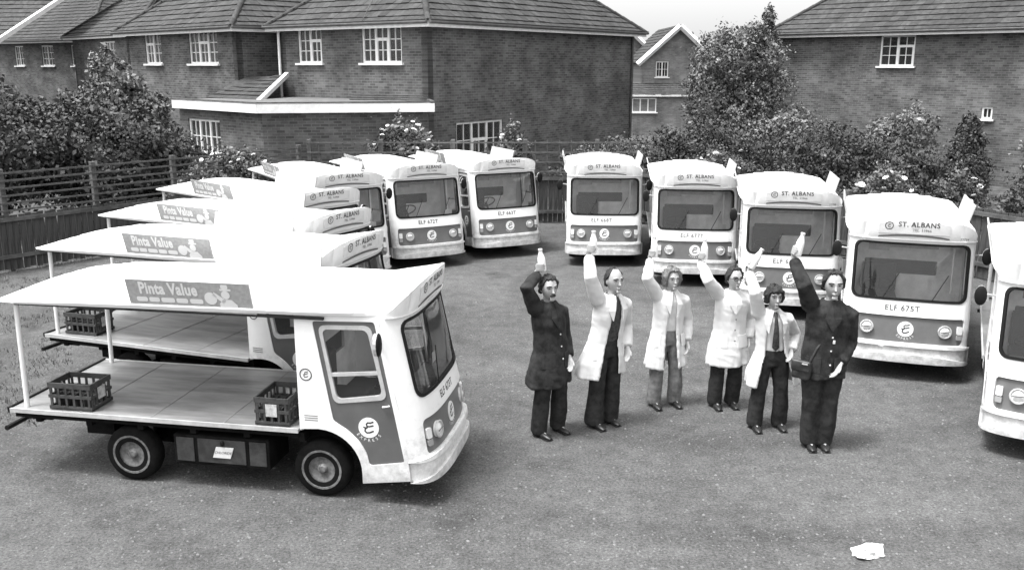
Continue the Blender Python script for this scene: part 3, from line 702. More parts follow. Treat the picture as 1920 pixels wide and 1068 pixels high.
plant('shrub', 'low dark hedge plant behind the floats numbered 677 and 667', 'shrub', (6.6, 21.9), [(6.6, 21.9, .75, 1.0, .7, .75), (7.4, 21.2, .6, .7, .6, .6)], 5000, .09, 'leafdark', .04, 38, group=T_)
plant('shrub', 'mid grey leafy shrub by the far end of the blank side wall', 'shrub', (3.3, 27.5), [(3.3, 27.5, .95, 1.3, .9, .85), (2.1, 26.2, .8, .9, .7, .8)], 6000, .09, 'leaf', .04, 39, group=T_)
for i, (x, y, lab) in enumerate(((8.9, 30.5, 'tall wispy growth in front of the left end of the right house'), (12.6, 30.0, 'tall wispy growth below the upper window of the right house'), (16.2, 27.0, 'tall wispy growth at the right edge in front of the brick wall'))):
    plant('tall_weed', lab, 'plant', (x, y), [(x, y, 1.2, 1.1, .6, 1.1), (x + .5, y, 1.9, .7, .5, .8), (x - .6, y, 1.6, .6, .5, .7)], 1500, .12, 'leafpale', .03, 50 + i, group=T_)
# weeds and rough grass along the left of the yard
def tufts(name, pts, label, seed=4, hmax=.07):
    rg = random.Random(seed); V, F = [], []
    for x, y, d in pts:
        for _ in range(d):
            a = rg.uniform(0, 2 * PI); r = rg.random() ** .5 * .12; bx, by = x + r * math.cos(a), y + r * math.sin(a)
            h = rg.uniform(.3, 1) * hmax; le = rg.uniform(.2, .9) * h; q = rg.uniform(0, 2 * PI); w_ = .006; k = len(V)
            V += [(bx - w_ * math.sin(q), by + w_ * math.cos(q), 0), (bx + w_ * math.sin(q), by - w_ * math.cos(q), 0), (bx + le * math.cos(q), by + le * math.sin(q), h)]
            F.append((k, k + 1, k + 2))
    o = obj(name, mesh(V, F), 'grass'); tag(o, label, 'grass', kind='stuff'); return o
rg = random.Random(9); P_ = []
for _ in range(3600):
    y = rg.uniform(7.2, 20); x = rg.uniform(-11.5, -4.8); y = max(y, 9.2)
    if x < -4.4 - (y - 9) * .06 and noise.noise(Vector((x * .8, y * .8, 0))) > .02: P_.append((x, y, 8))
tufts('weeds', P_, 'thin rough weeds on the ground at the left of the yard')
def pebbles(name, n, seed):
    rg = np.random.default_rng(seed); V = []; F = []
    y = 6.3 + rg.random(n) ** 1.6 * 9; x = (rg.random(n) - .5) * (y * 1.2); s = .004 + .012 * rg.random(n) ** 3
    base = np.array([(1, 0, 0), (0, 1, 0), (-1, 0, 0), (0, -1, 0), (0, 0, .8)])
    for i in range(n):
        a = rg.random() * 6.3; c, q = math.cos(a), math.sin(a); sx, sy = s[i] * rg.uniform(.7, 1.4), s[i]
        k = len(V)
        for b in base: X, Y = b[0] * sx, b[1] * sy; V.append((x[i] + X * c - Y * q, y[i] + X * q + Y * c, b[2] * s[i]))
        F += [(k, k + 1, k + 4), (k + 1, k + 2, k + 4), (k + 2, k + 3, k + 4), (k + 3, k, k + 4)]
    o = obj(name, mesh(V, F), 'gravelstone'); return tag(o, 'small loose stones scattered over the yard', 'gravel', kind='stuff')
M['gravelstone'] = mat('loose_stone', .12, .9, island=.6)
pebbles('loose_gravel', 14000, 5)
def lump(name, label, x, y, sx, sy, sz, m, seed, cat):
    V, F = ball((0, 0, 0), (1, 1, 1), 30, 18)
    V = [Vector(v) * (1 + .5 * noise.noise(Vector(v) * 1.7 + Vector((seed, 0, 0))) + .25 * noise.noise(Vector(v) * 5)) for v in V]
    V = [(v.x * sx, v.y * sy, max(-.3, v.z) * sz) for v in V]
    return tag(obj(name, mesh(V, F), m, None, (x, y, sz * .25), (0, 0, seed)), label, cat)
lump('pale_stone', 'pale broken stone lying on the ground at the lower right', 2.99, 6.93, .14, .085, .055, 'stone', .4, 'stone')

# ------------------------------------------------------------------ the electric milk float (x forward, y to its left, origin on the ground under the windscreen)
HW, RC, NC = .76, .26, 3.1
XF = [(.28, .28), (.36, .275), (.842, .205), (1.043, .155), (1.757, .01), (1.80, .03), (1.86, .05), (2.0, .068), (2.12, .07)]
_pl = []
for k in range(401):
    th = PI / 2 * k / 400; s_, c_ = math.sin(th), math.cos(th)
    _pl.append((RC * (abs(c_) ** (2 / NC)) - RC, HW * (abs(s_) ** (2 / NC))))
_al = [0.]
for a, b in zip(_pl, _pl[1:]): _al.append(_al[-1] + math.hypot(b[0] - a[0], b[1] - a[1]))
_al = np.array(_al); _px = np.array([p[0] for p in _pl]); _py = np.array([p[1] for p in _pl]); UE = float(_al[-1])
def plan(u):
    s = 1 if u >= 0 else -1; a = min(abs(u), UE)
    return float(np.interp(a, _al, _px)), s * float(np.interp(a, _al, _py))
def FM(u, z, d=0.):
    x, y = plan(u); e = .01
    x0, y0 = plan(u - e); x1, y1 = plan(u + e)
    if abs(u) > UE - e: nx, ny = 0., math.copysign(1, u)
    else:
        tx, ty = x1 - x0, y1 - y0; l = math.hypot(tx, ty); nx, ny = ty / l, -tx / l
    dz = (lerp(XF, z + .01) - lerp(XF, z - .01)) / .02
    n = Vector((nx, ny, -dz * nx)).normalized()
    return (lerp(XF, z) + x + n.x * d, y + n.y * d, z + n.z * d)
def SR(x, z, d=0.): return (x, -HW - d, z)
def SL(x, z, d=0.): return (x, HW + d, z)
CU = [c for c in np.linspace(-UE + .004, UE - .004, 37)]
CV = [.6, .842, 1.2, 1.45, 1.7]
HT = [(0, 2.075), (.30, 2.07), (.50, 2.05), (.62, 2.015), (.70, 1.975), (.76, 1.93), (.82, 1.87), (UE, 1.82)]
ROOF = 1.80
def make_float():
    t = empty('milk_float')
    # --- cab front
    us = np.linspace(-UE, UE, 61)
    outer = [(-UE, .26), (UE, .26)] + [(u, lerp(HT, abs(u))) for u in us[::-1]]
    ws = rrect(-.68, .68, 1.05, 1.745, .085)
    pn = rrect(-.70, .70, .505, .838, .05)
    obj('cab_front', sheet(outer, [ws, pn], FM, .03, CU, CV, name='cab_front', smooth=40), 'white', t)
    obj('windscreen_seal', sheet(rrect(-.70, .70, 1.03, 1.765, .10), [rrect(-.668, .668, 1.062, 1.733, .075)], FM, .03, CU, [1.2, 1.5], .010, smooth=50), 'seal', t)
    g = obj('windscreen', sheet(rrect(-.685, .685, 1.045, 1.75, .09), [], FM, 0, CU, [1.2, 1.5], -.006, smooth=60), 'glass', t)
    for y0 in (-.30, .28):
        V, F = tube([FM(y0, 1.06, .03), FM(y0 + .10, 1.25, .02), FM(y0 + .17, 1.38, .015)], .006, 6); obj('wiper', mesh(V, F), 'seal', t)
    fp = obj('front_panel', sheet(rrect(-.71, .71, .495, .848, .05), [], FM, .01, CU, [.65], -.022, smooth=50), 'panel', t)
    for s in (-1, 1):
        prof = [(.078, 0), (.078, .020), (.066, .030), (.064, .018), (.05, .032), (.02, .042), (.001, .044)]
        V, F = lathe(prof, 24)
        p = Vector(FM(s * .465, .675, -.022)); q = Vector(FM(s * .465, .675, .05)); rot = (q - p).to_track_quat('Z', 'Y').to_matrix().to_4x4()
        h = obj('headlight', fixmesh([Matrix.Translation(p) @ rot @ Vector(v) for v in V], F, smooth=40), 'lamp', fp)
        ri = lathe([(.066, .022), (.082, .022), (.084, .034), (.074, .038), (.066, .034)], 24)
        obj('headlight_rim', fixmesh([Matrix.Translation(p) @ rot @ Vector(v) for v in ri[0]], ri[1][:-2], smooth=40), 'alu', h)
        V, F = tube([FM(s * .465 - .055, .672, .03), FM(s * .465 + .06, .684, .03)], .006, 6); obj('headlight_bar', mesh(V, F), 'inklight', h)
        for (z0, z1, m) in ((.645, .745, 'lamp'), (.575, .635, 'lampdark')):
            obj('indicator', sheet(rrect(s * .645 - .032, s * .645 + .032, z0, z1, .012), [], FM, .028, [], [], .010, smooth=40), m, fp)
    b = obj('roundel', sheet(circ(0, .675, .098), [], FM, .006, CU, [], -.014, smooth=40), 'white', fp)
    obj('emblem', print2d([mv(emblem(.098), 0, .675)], FM, -.0115), 'ink', b)
    obj('roundel_lettering', print2d([mv(arc_word('EXPRESS', .040, .125, R(95)), 0, .675)], FM, -.018), 'adwhite', fp)
    bo = [(-UE, .25), (-UE, .45)] + [(u, .495 - .045 * (abs(u) / UE) ** 6) for u in us] + [(UE, .45), (UE, .25)] + [(u, .36 - .11 * (abs(u) / UE) ** 2.5) for u in us[::-1]]
    obj('bumper', sheet(rpoly(bo[::1], .001, 1), [], FM, .04, CU, [.36, .42], .026, smooth=45), 'white', t)
    obj('bumper_underlip', sheet([(u, .365 - .11 * (abs(u) / UE) ** 2.5) for u in us] + [(u, .275 - .05 * (abs(u) / UE) ** 2.5) for u in us[::-1]], [], FM, .02, CU, [], -.02, smooth=45), 'panel', t)
    # --- header sign
    sg = [(-.42, 1.885), (.42, 1.885)] + [(u, 2.055 - .045 * (u / .42) ** 2) for u in np.linspace(.42, -.42, 15)]
    s_ = obj('roof_sign', sheet(sg, [], FM, .006, CU, [], .008, smooth=50), 'signgrey', t)
    em = join(mv(emblem(.042), -.30, 1.985), mv(stroke([(.046 * math.cos(a), .046 * math.sin(a)) for a in np.linspace(0, 2 * PI, 25)], .010), -.30, 1.985))
    obj('sign_emblem', print2d([em], FM, .0105), 'ink', s_)
    obj('sign_lettering', print2d([mv(text2d('ST. ALBANS', .088, 1.08, .0012), .05, 2.007)], FM, .0105), 'ink', s_)
    obj('telephone_lettering', print2d([mv(text2d('TEL. 53966', .046, 1.05), .09, 1.937)], FM, .0105), 'ink', s_)
    obj('drip_rail', sheet([(-UE + .05, 1.795), (UE - .05, 1.795), (UE - .05, 1.808), (-UE + .05, 1.808)], [], FM, .012, CU, [], .010, smooth=40), 'signgrey', t)
    ar = [(u, 1.875 - .03 * (u / .42) ** 2) for u in np.linspace(-.42, .42, 15)]
    obj('header_vent', sheet(ar + [(u, z - .018) for u, z in ar[::-1]], [], FM, .006, CU, [], .004, smooth=40), 'inklight', t)
    # --- sides and doors
    arch = [(-1.04, .70), (-.86, .712)] + [(-.86 + .41 * math.sin(R(a)), .30 + .41 * math.cos(R(a))) for a in range(10, 91, 8)] + [(-.45, .20)]
    door = [(-.87, 1.745), (-.285, 1.765), (-.04, .44), (-.375, .385), (-.40, .50), (-.47, .62), (-.57, .715), (-.71, .80)]
    win = [(-.805, 1.695), (-.335, 1.71), (-.205, 1.055), (-.685, .985)]
    fe = [(lerp(XF, z) - RC, z) for z in np.linspace(.26, ROOF + .02, 15)]
    side = fe + [(-1.04, ROOF + .02)] + arch
    wo_, wi_ = rpoly(win, .07, 5), rpoly([(-.782, 1.672), (-.355, 1.686), (-.231, 1.080), (-.666, 1.012)], .06, 5)
    dp = rpoly(door, .03, 3)
    for fn, sgn in ((SR, -1), (SL, 1)):
        obj('side_panel', sheet(side, [dp], fn, .03, [-.86], [.8, 1.3], 0, smooth=40), 'white', t)
        d = obj('door', sheet(rpoly([(x * 1.0, z) for x, z in door], .03, 3), [wo_], fn, .025, [], [], -.010, smooth=40), 'doorgrey', t)
        obj('door_window_frame', sheet(rpoly([(-.82, 1.71), (-.320, 1.726), (-.187, 1.038), (-.697, .968)], .075, 5), [wi_], fn, .03, [], [], -.002, smooth=40), 'alu', d)
        obj('door_glass', sheet(wo_, [], fn, 0, [], [], -.02, smooth=40), 'glass', d)
        obj('window_bar', sheet([(-.712, 1.262), (-.272, 1.302), (-.266, 1.270), (-.708, 1.228)], [], fn, .02, [], [], -.004, smooth=40), 'alu', d)
        q = (lambda f_: (lambda u, v, dd: f_(-.375 + (u if f_ is SR else -u), .755 + v, dd)))(fn)
        rd = obj('roundel', sheet(circ(0, 0, .098), [], q, .004, [], [], -.006, smooth=40), 'white', d)
        obj('emblem', print2d([emblem(.098)], q, -.0045), 'ink', rd)
        obj('roundel_lettering', print2d([arc_word('EXPRESS', .042, .125, R(110))], q, -.0085), 'adwhite', d)
        V, F = tube([fn(-.16, .985, .012), fn(-.23, .97, .012)], .010, 6); obj('door_handle', mesh(V, F), 'alu', d)
        q2 = (lambda f_: (lambda u, v, dd: f_(-.955 + (u if f_ is SR else -u), 1.235 + v, dd)))(fn)
        obj('side_emblem', print2d([emblem(.05), stroke([(.055 * math.cos(a), .055 * math.sin(a)) for a in np.linspace(0, 2 * PI, 25)], .010)], q2, .003), 'ink', t)
        for k in range(3): obj('side_vent', sheet([(-.99, .79 + .022 * k), (-.86, .79 + .022 * k), (-.86, .797 + .022 * k), (-.99, .797 + .022 * k)], [], fn, .004, d0=.002, smooth=None), 'inklight', t)
        # --- mirror on its arm
        y = sgn
        mi = empty('mirror', parent=t)
        V, F = tube([(-.26, y * .76, 1.60), (-.20, y * .84, 1.62), (-.20, y * .88, 1.62)], .010, 6); obj('mirror_arm', mesh(V, F), 'alu', mi)
        V, F = ball((-.20, y * .905, 1.60), (.026, .064, .108), 14, 10); obj('mirror_head', mesh(V, F, smooth=80), 'seal', mi)
        obj('mirror_glass', mesh(*tube([(-.205, y * .905, 1.60), (-.236, y * .905, 1.60)], [(.105, .061)] * 2, 14, ref=(0, 0, 1))), 'alu', mi)
        # --- advert board standing on the roof edge
        bn = empty('advert_board', parent=t)
        lean = .07
        def BD(u, v, dd, y=y, lean=lean):
            uu = u if y < 0 else -u
            return (-2.005 + uu, y * (.795 + lean * (v + .14) / .28 + dd), 1.945 + v)
        obj('board', sheet([(-.61, -.14), (.60, -.14), (.60, .14), (-.61, .14)], [], BD, .02, d0=0, smooth=None), 'adgrey', bn)
        P = [mv(text2d('Pinta Value', .150, 1.06, .006), -.20, .055, 0, .80, 1.05)]
        for a, b_ in ((-.53, -.42), (-.405, -.30), (-.285, -.15), (-.135, -.02), (-.0, .13)): P.append(poly2d(rrect(a, b_, -.075, -.028, .018)))
        P.append(poly2d([(-.14, -.13), (.10, -.13), (.10, -.112), (-.14, -.112)]))
        obj('board_lettering', print2d(P, BD, .003), 'adwhite', bn)
        P = [poly2d(circ(.21, -.015, .062, 14)), poly2d(circ(.36, .025, .042, 14)), poly2d(rrect(.31, .42, .065, .085, .008)), poly2d(rrect(.325, .395, .085, .125, .015)), poly2d([(.29, -.135), (.46, -.135), (.46, -.07), (.41, -.02), (.33, -.02), (.29, -.06)]), poly2d([(.23, .02), (.25, .05), (.36, -.03), (.33, -.06)])]
        obj('board_picture', print2d(P, BD, .003), 'adwhite', bn)
        obj('board_rail', sheet([(-.62, -.155), (.63, -.155), (.63, -.142), (-.62, -.142)], [], BD, .03, d0=.006, smooth=None), 'alu', bn)
    # --- roof
    xs = [-4.10, -4.02, -3.84, -3.82, -3.55, -3.38, -3.36, -2.95, -2.2, -1.5, -.9, -.48]
    zt = [1.80, 1.83, 1.86, 1.885, 1.925, 1.94, 1.96, 1.975, 1.98, 1.98, 1.98, 1.98]
    hwid = [.70, .77, .80, .80, .80, .80, .80, .80, .80, .80, .80, .78]
    def section(x, z, h, zl):
        f = max(.0, min(1, (z - zl) / .27)); hp = [(h, zl), (h + .015, zl + .05 * max(f, .3)), (h - .03, zl + .13 * f), (h * .78, zl + .185 * f), (h * .60, zl + .215 * f), (h * .57, zl + .24 * f), (h * .36, zl + .25 * f), (h * .33, zl + .275 * f), (0, zl + .285 * f + .002)]
        return [(x, -a, b) for a, b in hp] + [(x, a, b) for a, b in hp[-2::-1]]
    zl = lambda x: lerp([(-4.10, 1.775), (-.48, 1.815)], x)
    V, F = [], []
    for x, z, h in zip(xs, zt, hwid): V += section(x, z, h, zl(x))
    n = 17
    for i in range(len(xs) - 1):
        for k in range(n - 1): F.append((i * n + k, i * n + k + 1, (i + 1) * n + k + 1, (i + 1) * n + k))
        F.append((i * n + n - 1, i * n, (i + 1) * n, (i + 1) * n + n - 1))
    F.append(tuple(range(n))); F.append(tuple(range((len(xs) - 1) * n, len(xs) * n))[::-1])
    obj('canopy_roof', fixmesh(V, F, smooth=28), 'roofwhite', t)
    # cab roof: from the header edge back to the canopy
    N_ = 41; A = [FM(u, lerp(HT, abs(u)) - .002, -.004) for u in np.linspace(-UE, UE, N_)]
    sec = section(-.49, 1.98, .78, zl(-.48)); sec = [Vector(p) for p in sec]
    al = [0.]
    for a, b_ in zip(sec, sec[1:]): al.append(al[-1] + (b_ - a).length)
    B_ = []
    for k in range(N_):
        q = al[-1] * k / (N_ - 1); i = max(j for j in range(len(al)) if al[j] <= q + 1e-9); i = min(i, len(sec) - 2)
        B_.append(sec[i].lerp(sec[i + 1], (q - al[i]) / (al[i + 1] - al[i])))
    V, F = [], []; M_ = 6
    for j in range(M_ + 1):
        s = j / M_
        for k in range(N_):
            p = Vector(A[k]).lerp(B_[k], s); p.z += .004 * math.sin(PI * s) * (1 - abs(2 * k / (N_ - 1) - 1) ** 3); V.append(p)
    for j in range(M_):
        for k in range(N_ - 1): F.append((j * N_ + k, j * N_ + k + 1, (j + 1) * N_ + k + 1, (j + 1) * N_ + k))
    obj('cab_roof', fixmesh(V, F, smooth=40), 'roofwhite', t)
    obj('cab_ceiling', mesh(*box((-.56, 0, 1.80), (.96, 1.44, .02))), 'cabin', t)
    for s in (-1, 1):
        obj('roof_gutter', mesh(*box((-2.3, s * .775, 1.778), (3.1, .03, .025))), 'cabdark', t)
        V, F = tube([(-3.92, s * .70, .70), (-3.90, s * .70, 1.79)], .024, 10); obj('corner_post', mesh(V, F, smooth=50), 'white', t)
    # --- cab inside
    bh = lambda u, v, d: (-1.03 + d, u, v)
    bk = obj('bulkhead', sheet([(-.74, .68), (.74, .68), (.74, 1.80), (-.74, 1.80)], [rrect(-.52, .42, 1.14, 1.34, .02)], bh, .02, smooth=None), 'white', t)
    obj('bulkhead_shade_sheet', sheet(rrect(-.53, .43, 1.13, 1.35, .02), [], bh, .004, d0=-.022, smooth=None), 'cabdark', bk)  # dark sheet closing the hole, its colour stands in for the shade behind
    obj('bulkhead_lining', sheet([(-.73, .68), (.73, .68), (.73, 1.79), (-.73, 1.79)], [rrect(-.52, .42, 1.14, 1.34, .02)], bh, .006, d0=.008, smooth=None), 'cabin', bk)
    obj('cab_floor', mesh(*join(box((-.20, 0, .44), (.46, 1.44, .03)), box((-.72, 0, .70), (.60, 1.40, .03)))), 'cabdark', t)
    V, F = join(box((-.08, 0, .93), (.24, 1.30, .12), .02), box((-.06, 0, .70), (.06, 1.28, .40)))
    obj('dashboard', mesh(V, F), 'dash', t)
    se = empty('seat', parent=t)
    obj('seat_cushion', mesh(*box((-.74, -.32, .86), (.42, .46, .12), .03)), 'cabdark', se); obj('seat_base', mesh(*box((-.76, -.32, .62), (.36, .40, .35))), 'dash', se)
    obj('seat_back', mesh(*box((-.95, -.32, 1.10), (.09, .46, .40), .03)), 'cabdark', se)
    st = empty('steering_wheel', parent=t)
    mt = Matrix.Translation((-.28, -.34, 1.13)) @ Matrix.Rotation(R(-38), 4, 'Y')
    V, F = tube([(.19 * math.cos(a), .19 * math.sin(a), 0) for a in np.linspace(0, 2 * PI, 29)], .013, 6); obj('wheel_ring', mesh([mt @ Vector(v) for v in V], F, smooth=60), 'seal', st)
    V, F = join(tube([(-.19, 0, 0), (0, 0, -.03), (.19, 0, 0)], .010, 6), tube([(0, 0, -.03), (0, -.19, 0)], .010, 6), tube([(0, 0, 0), (.02, 0, -.34)], .022, 8)); obj('wheel_spokes', mesh([mt @ Vector(v) for v in V], F), 'seal', st)
    V, F = tube([(-.16, .52, .95), (-.24, .52, 1.79)], .012, 8); obj('grab_pole', mesh(V, F, smooth=50), 'white', t)
    obj('notice', mesh(*box((-.085, .50, 1.06), (.006, .15, .11))), 'paper', t)
    obj('sun_blind', mesh(*box((-.30, -.38, 1.66), (.008, .26, .13))), 'dash', t); obj('roof_locker', mesh(*box((-.62, .05, 1.68), (.28, .62, .15), .01)), 'dash', t)
    # --- load deck
    dk = obj('deck', mesh(*box((-2.55, 0, .685), (3.00, 1.54, .03), .004)), 'deck', t)
    for k in range(1, 4): obj('deck_seam', mesh(*box((-1.06 - 3.0 * k / 4, 0, .7025), (.008, 1.53, .004))), 'dash', dk)
    for s in (-1, 1): obj('deck_edge', mesh(*box((-2.55, s * .7795, .686), (3.00, .018, .042))), 'alu', t)
    obj('deck_end', mesh(*box((-4.062, 0, .69), (.02, 1.58, .055))), 'seal', t)
    # --- chassis
    V, F = join(box((-2.2, .36, .53), (3.4, .08, .14)), box((-2.2, -.36, .53), (3.4, .08, .14)), box((-2.55, 0, .635), (2.96, 1.48, .06)), *[box((-3.8 + .55 * k, 0, .60), (.06, 1.44, .09)) for k in range(6)],
               box((-.87, 0, .28), (.09, 1.2, .09)), box((-2.83, 0, .28), (.09, 1.2, .09)), box((-2.83, 0, .28), (.26, .28, .24), .04), box((-.80, 0, .55), (.55, 1.1, .26)), box((-3.25, 0, .50), (.30, 1.1, .2)))
    obj('chassis', mesh(V, F), 'chassis', t)
    V, F = join(tube([(-4.1, -.80, .50), (-4.1, .80, .50)], .026, 8), box((-3.95, -.5, .52), (.3, .05, .05)), box((-3.95, .5, .52), (.3, .05, .05))); obj('rear_bar', mesh(V, F), 'seal', t)
    for s in (-1, 1):
        bb = obj('battery_box', mesh(*box((-1.87, s * .50, .385), (.98, .44, .30), .01)), 'chassis', t)
        for (a, b_) in ((-2.33, -2.15), (-2.11, -1.62), (-1.58, -1.41)): obj('battery_panel', mesh(*box(((a + b_) / 2, s * .722, .39), (b_ - a, .012, .24), .003)), 'battery', bb)
        obj('battery_catch', mesh(*ball((-1.85, s * .735, .48), (.022, .02, .03), 8, 6)), 'seal', bb)
        if s < 0:
            q3 = lambda u, v, d: (-1.845 + u + v * .35, -.730 - d, .385 + v)
            lb = obj('maker_plate', sheet([(-.09, -.055), (.09, -.055), (.09, .055), (-.09, .055)], [], q3, .006, d0=.006, smooth=None), 'paper', bb)
    # --- wheels
    tp = [(.13, -.075), (.16, -.082), (.245, -.080), (.272, -.062), (.28, -.04), (.28, .04), (.272, .062), (.245, .080), (.16, .082), (.13, .075)]
    rp_ = [(.002, .075), (.03, .075), (.045, .062), (.05, .045), (.07, .040), (.115, .050), (.135, .058), (.158, .060), (.178, .084), (.198, .084), (.196, .06), (.13, .02)]
    for wx in (-.87, -2.83):
        for s in (-1, 1):
            wh = empty('wheel', (wx, s * .63, .28), parent=t)
            V, F = lathe(tp, 32, 'y'); obj('tyre', fixmesh(V, F[:-2], smooth=40), 'tyre', wh)
            V, F = lathe([(r, s * h) for r, h in rp_], 28, 'y'); obj('rim', fixmesh(V, F[:-1], smooth=40), 'rim', wh)
    return t
proto = make_float()
FLOATS = [  # x, y, heading, plate, label, fleet number
 (-.81, 8.51, -10.2, 'ELF 673T', 'nearest milk float, seen from its side, with crates on its bare deck', None),
 (-1.78, 10.40, -19.5, None, 'second milk float from the camera, parked right behind the nearest one', None),
 (-2.31, 12.25, -29.5, None, 'third milk float of the left-hand fan, mostly its white roof and sign showing', None),
 (-2.94, 14.40, -42.0, None, 'fourth milk float of the left-hand fan, only roof and header sign showing', None),
 (-3.02, 16.70, -60.0, None, 'fifth milk float of the left-hand fan with half its windscreen showing', None),
 (-1.65, 18.10, -62.3, 'ELF 672T', 'milk float with plate 672, left of the two showing whole fronts by the back fence', None),
 (-.083, 19.20, -64.75, 'ELF 663T', 'milk float with plate 663, farthest of the left-hand fan by the trellis fence', None),
 (1.866, 18.27, -93.2, 'ELF 668T', 'milk float with plate 668, first of the right-hand row beside the gap', None),
 (3.36, 16.55, -96.9, 'ELF 677T', 'milk float with plate 677, second of the right-hand row behind the white-coated men', None),
 (4.44, 14.30, -101.8, 'ELF 667T', 'milk float with plate 667, third of the right-hand row behind the man in dark uniform', '32795'),
 (5.10, 11.42, -109.5, 'ELF 675T', 'milk float with plate 675, facing the yard at right with its full front clear', '32794'),
 (5.66, 8.75, -116.0, None, 'nearest milk float at the right, cut off by the edge of the picture', None)]
trees_ = [proto] + [copy_tree(proto) for _ in FLOATS[1:]]
for i, (x, y, a, plate, label, num) in enumerate(FLOATS):
    f = trees_[i]
    bk_ = .11 if i > 4 else 0
    f.location = (x - bk_ * math.cos(R(a)), y - bk_ * math.sin(R(a)), 0); f.rotation_euler = (0, 0, R(a))
    tag(f, label, 'milk float', 'milk floats parked in a horseshoe')
    if plate: obj('number_plate', print2d([mv(text2d(plate, .098, 1.12, .0015), -.06, .935)], FM, .0025), 'ink', f)
    if num: obj('fleet_number', print2d([mv(text2d(num, .045), .60, 1.84)], FM, .003), 'inklight', f)
    if i == 0:
        q3 = lambda u, v, d: (-1.845 + u + v * .35, -.730 - d, .385 + v)
        obj('maker_lettering', print2d([text2d('CHLORIDE', .036)], q3, .0085), 'ink', f)

# ------------------------------------------------------------------ milk crates on the decks
def crate_mesh(L=.46, W=.34, H=.27):
    P = [box((0, 0, .012), (L, W, .012))]
    for s in (-1, 1):
        for z, h in ((.02, .035), (.135, .03), (H - .025, .05)):
            P.append(box((0, s * (W / 2 - .008), z), (L, .016, h))); P.append(box((s * (L / 2 - .008), 0, z), (.016, W - .034, h)))
        for k in range(6): P.append(box((-L / 2 + .03 + (L - .06) * k / 5, s * (W / 2 - .0085), H / 2), (.022, .013, H - .03)))
        for k in range(5): P.append(box((s * (L / 2 - .0085), -W / 2 + .03 + (W - .06) * k / 4, H / 2), (.013, .022, H - .03)))
    for k in range(1, 5): P.append(box((-L / 2 + L * k / 5, 0, .09), (.008, W - .034, .14)))
    for k in range(1, 4): P.append(box((0, -W / 2 + W * k / 4, .09), (L - .034, .008, .14)))
    return mesh(*join(*P))
cm = crate_mesh()
def crate(fi, lx, ly, rot, label):
    x, y, a = FLOATS[fi][:3]; a = R(a)
    c = empty('milk_crate', (x + lx * math.cos(a) - ly * math.sin(a), y + lx * math.sin(a) + ly * math.cos(a), .7055), a + rot)
    tag(c, label, 'crate', 'milk crates on the float decks')
    obj('basket', cm, 'crate', c)
    for s in (-1, 1): obj('badge', mesh(*box((s * .2318, 0, .15), (.006, .11, .12))), 'cratepale', c)
    return c
crate(0, -3.42, -.56, 0, 'dark plastic milk crate at the rear corner of the nearest float')
crate(0, -1.32, -.52, R(90), 'dark plastic milk crate against the cab of the nearest float')
crate(1, -3.60, -.50, R(4), 'dark milk crate at the rear of the second float')

# ------------------------------------------------------------------ the six men
def remesh(name, V, F, vox, smooth=2, disp=None, factor=.5, dec=None):
    me = mesh(V, F, name); bm = bmesh.new(); bm.from_mesh(me); bmesh.ops.recalc_face_normals(bm, faces=bm.faces[:]); bm.to_mesh(me); bm.free()
    o = bpy.data.objects.new('tmp', me); COL.objects.link(o)
    md = o.modifiers.new('r', 'REMESH'); md.mode = 'VOXEL'; md.voxel_size = vox; md.use_smooth_shade = True
    if smooth: sm = o.modifiers.new('s', 'SMOOTH'); sm.iterations = smooth; sm.factor = factor
    if dec: dm = o.modifiers.new('d', 'DECIMATE'); dm.ratio = dec
    bpy.context.view_layer.update()
    out = bpy.data.meshes.new_from_object(o.evaluated_get(bpy.context.evaluated_depsgraph_get()))
    bpy.data.objects.remove(o); bpy.data.meshes.remove(me); out.name = name
    if disp:
        k = len(out.vertices); cc = np.empty(k * 3, np.float32); nn = np.empty(k * 3, np.float32)
        out.vertices.foreach_get('co', cc); out.vertex_normals.foreach_get('vector', nn)
        dd = np.array([disp(Vector(c)) for c in cc.reshape(-1, 3)], np.float32)
        out.vertices.foreach_set('co', (cc.reshape(-1, 3) + nn.reshape(-1, 3) * dd[:, None]).ravel()); out.update()
    out.polygons.foreach_set('use_smooth', [True] * len(out.polygons))
    return out
def ik(S, W, l1, l2, hint):
    S, W = Vector(S), Vector(W); d = W - S; L = d.length
    if L > (l1 + l2) * .995: W = S + d.normalized() * (l1 + l2) * .995; d = W - S; L = d.length
    a = (l1 * l1 - l2 * l2 + L * L) / (2 * L); h = math.sqrt(max(0, l1 * l1 - a * a)); u = d.normalized()
    hv = Vector(hint); hv = (hv - u * hv.dot(u)).normalized()
    return S + u * a + hv * h, W
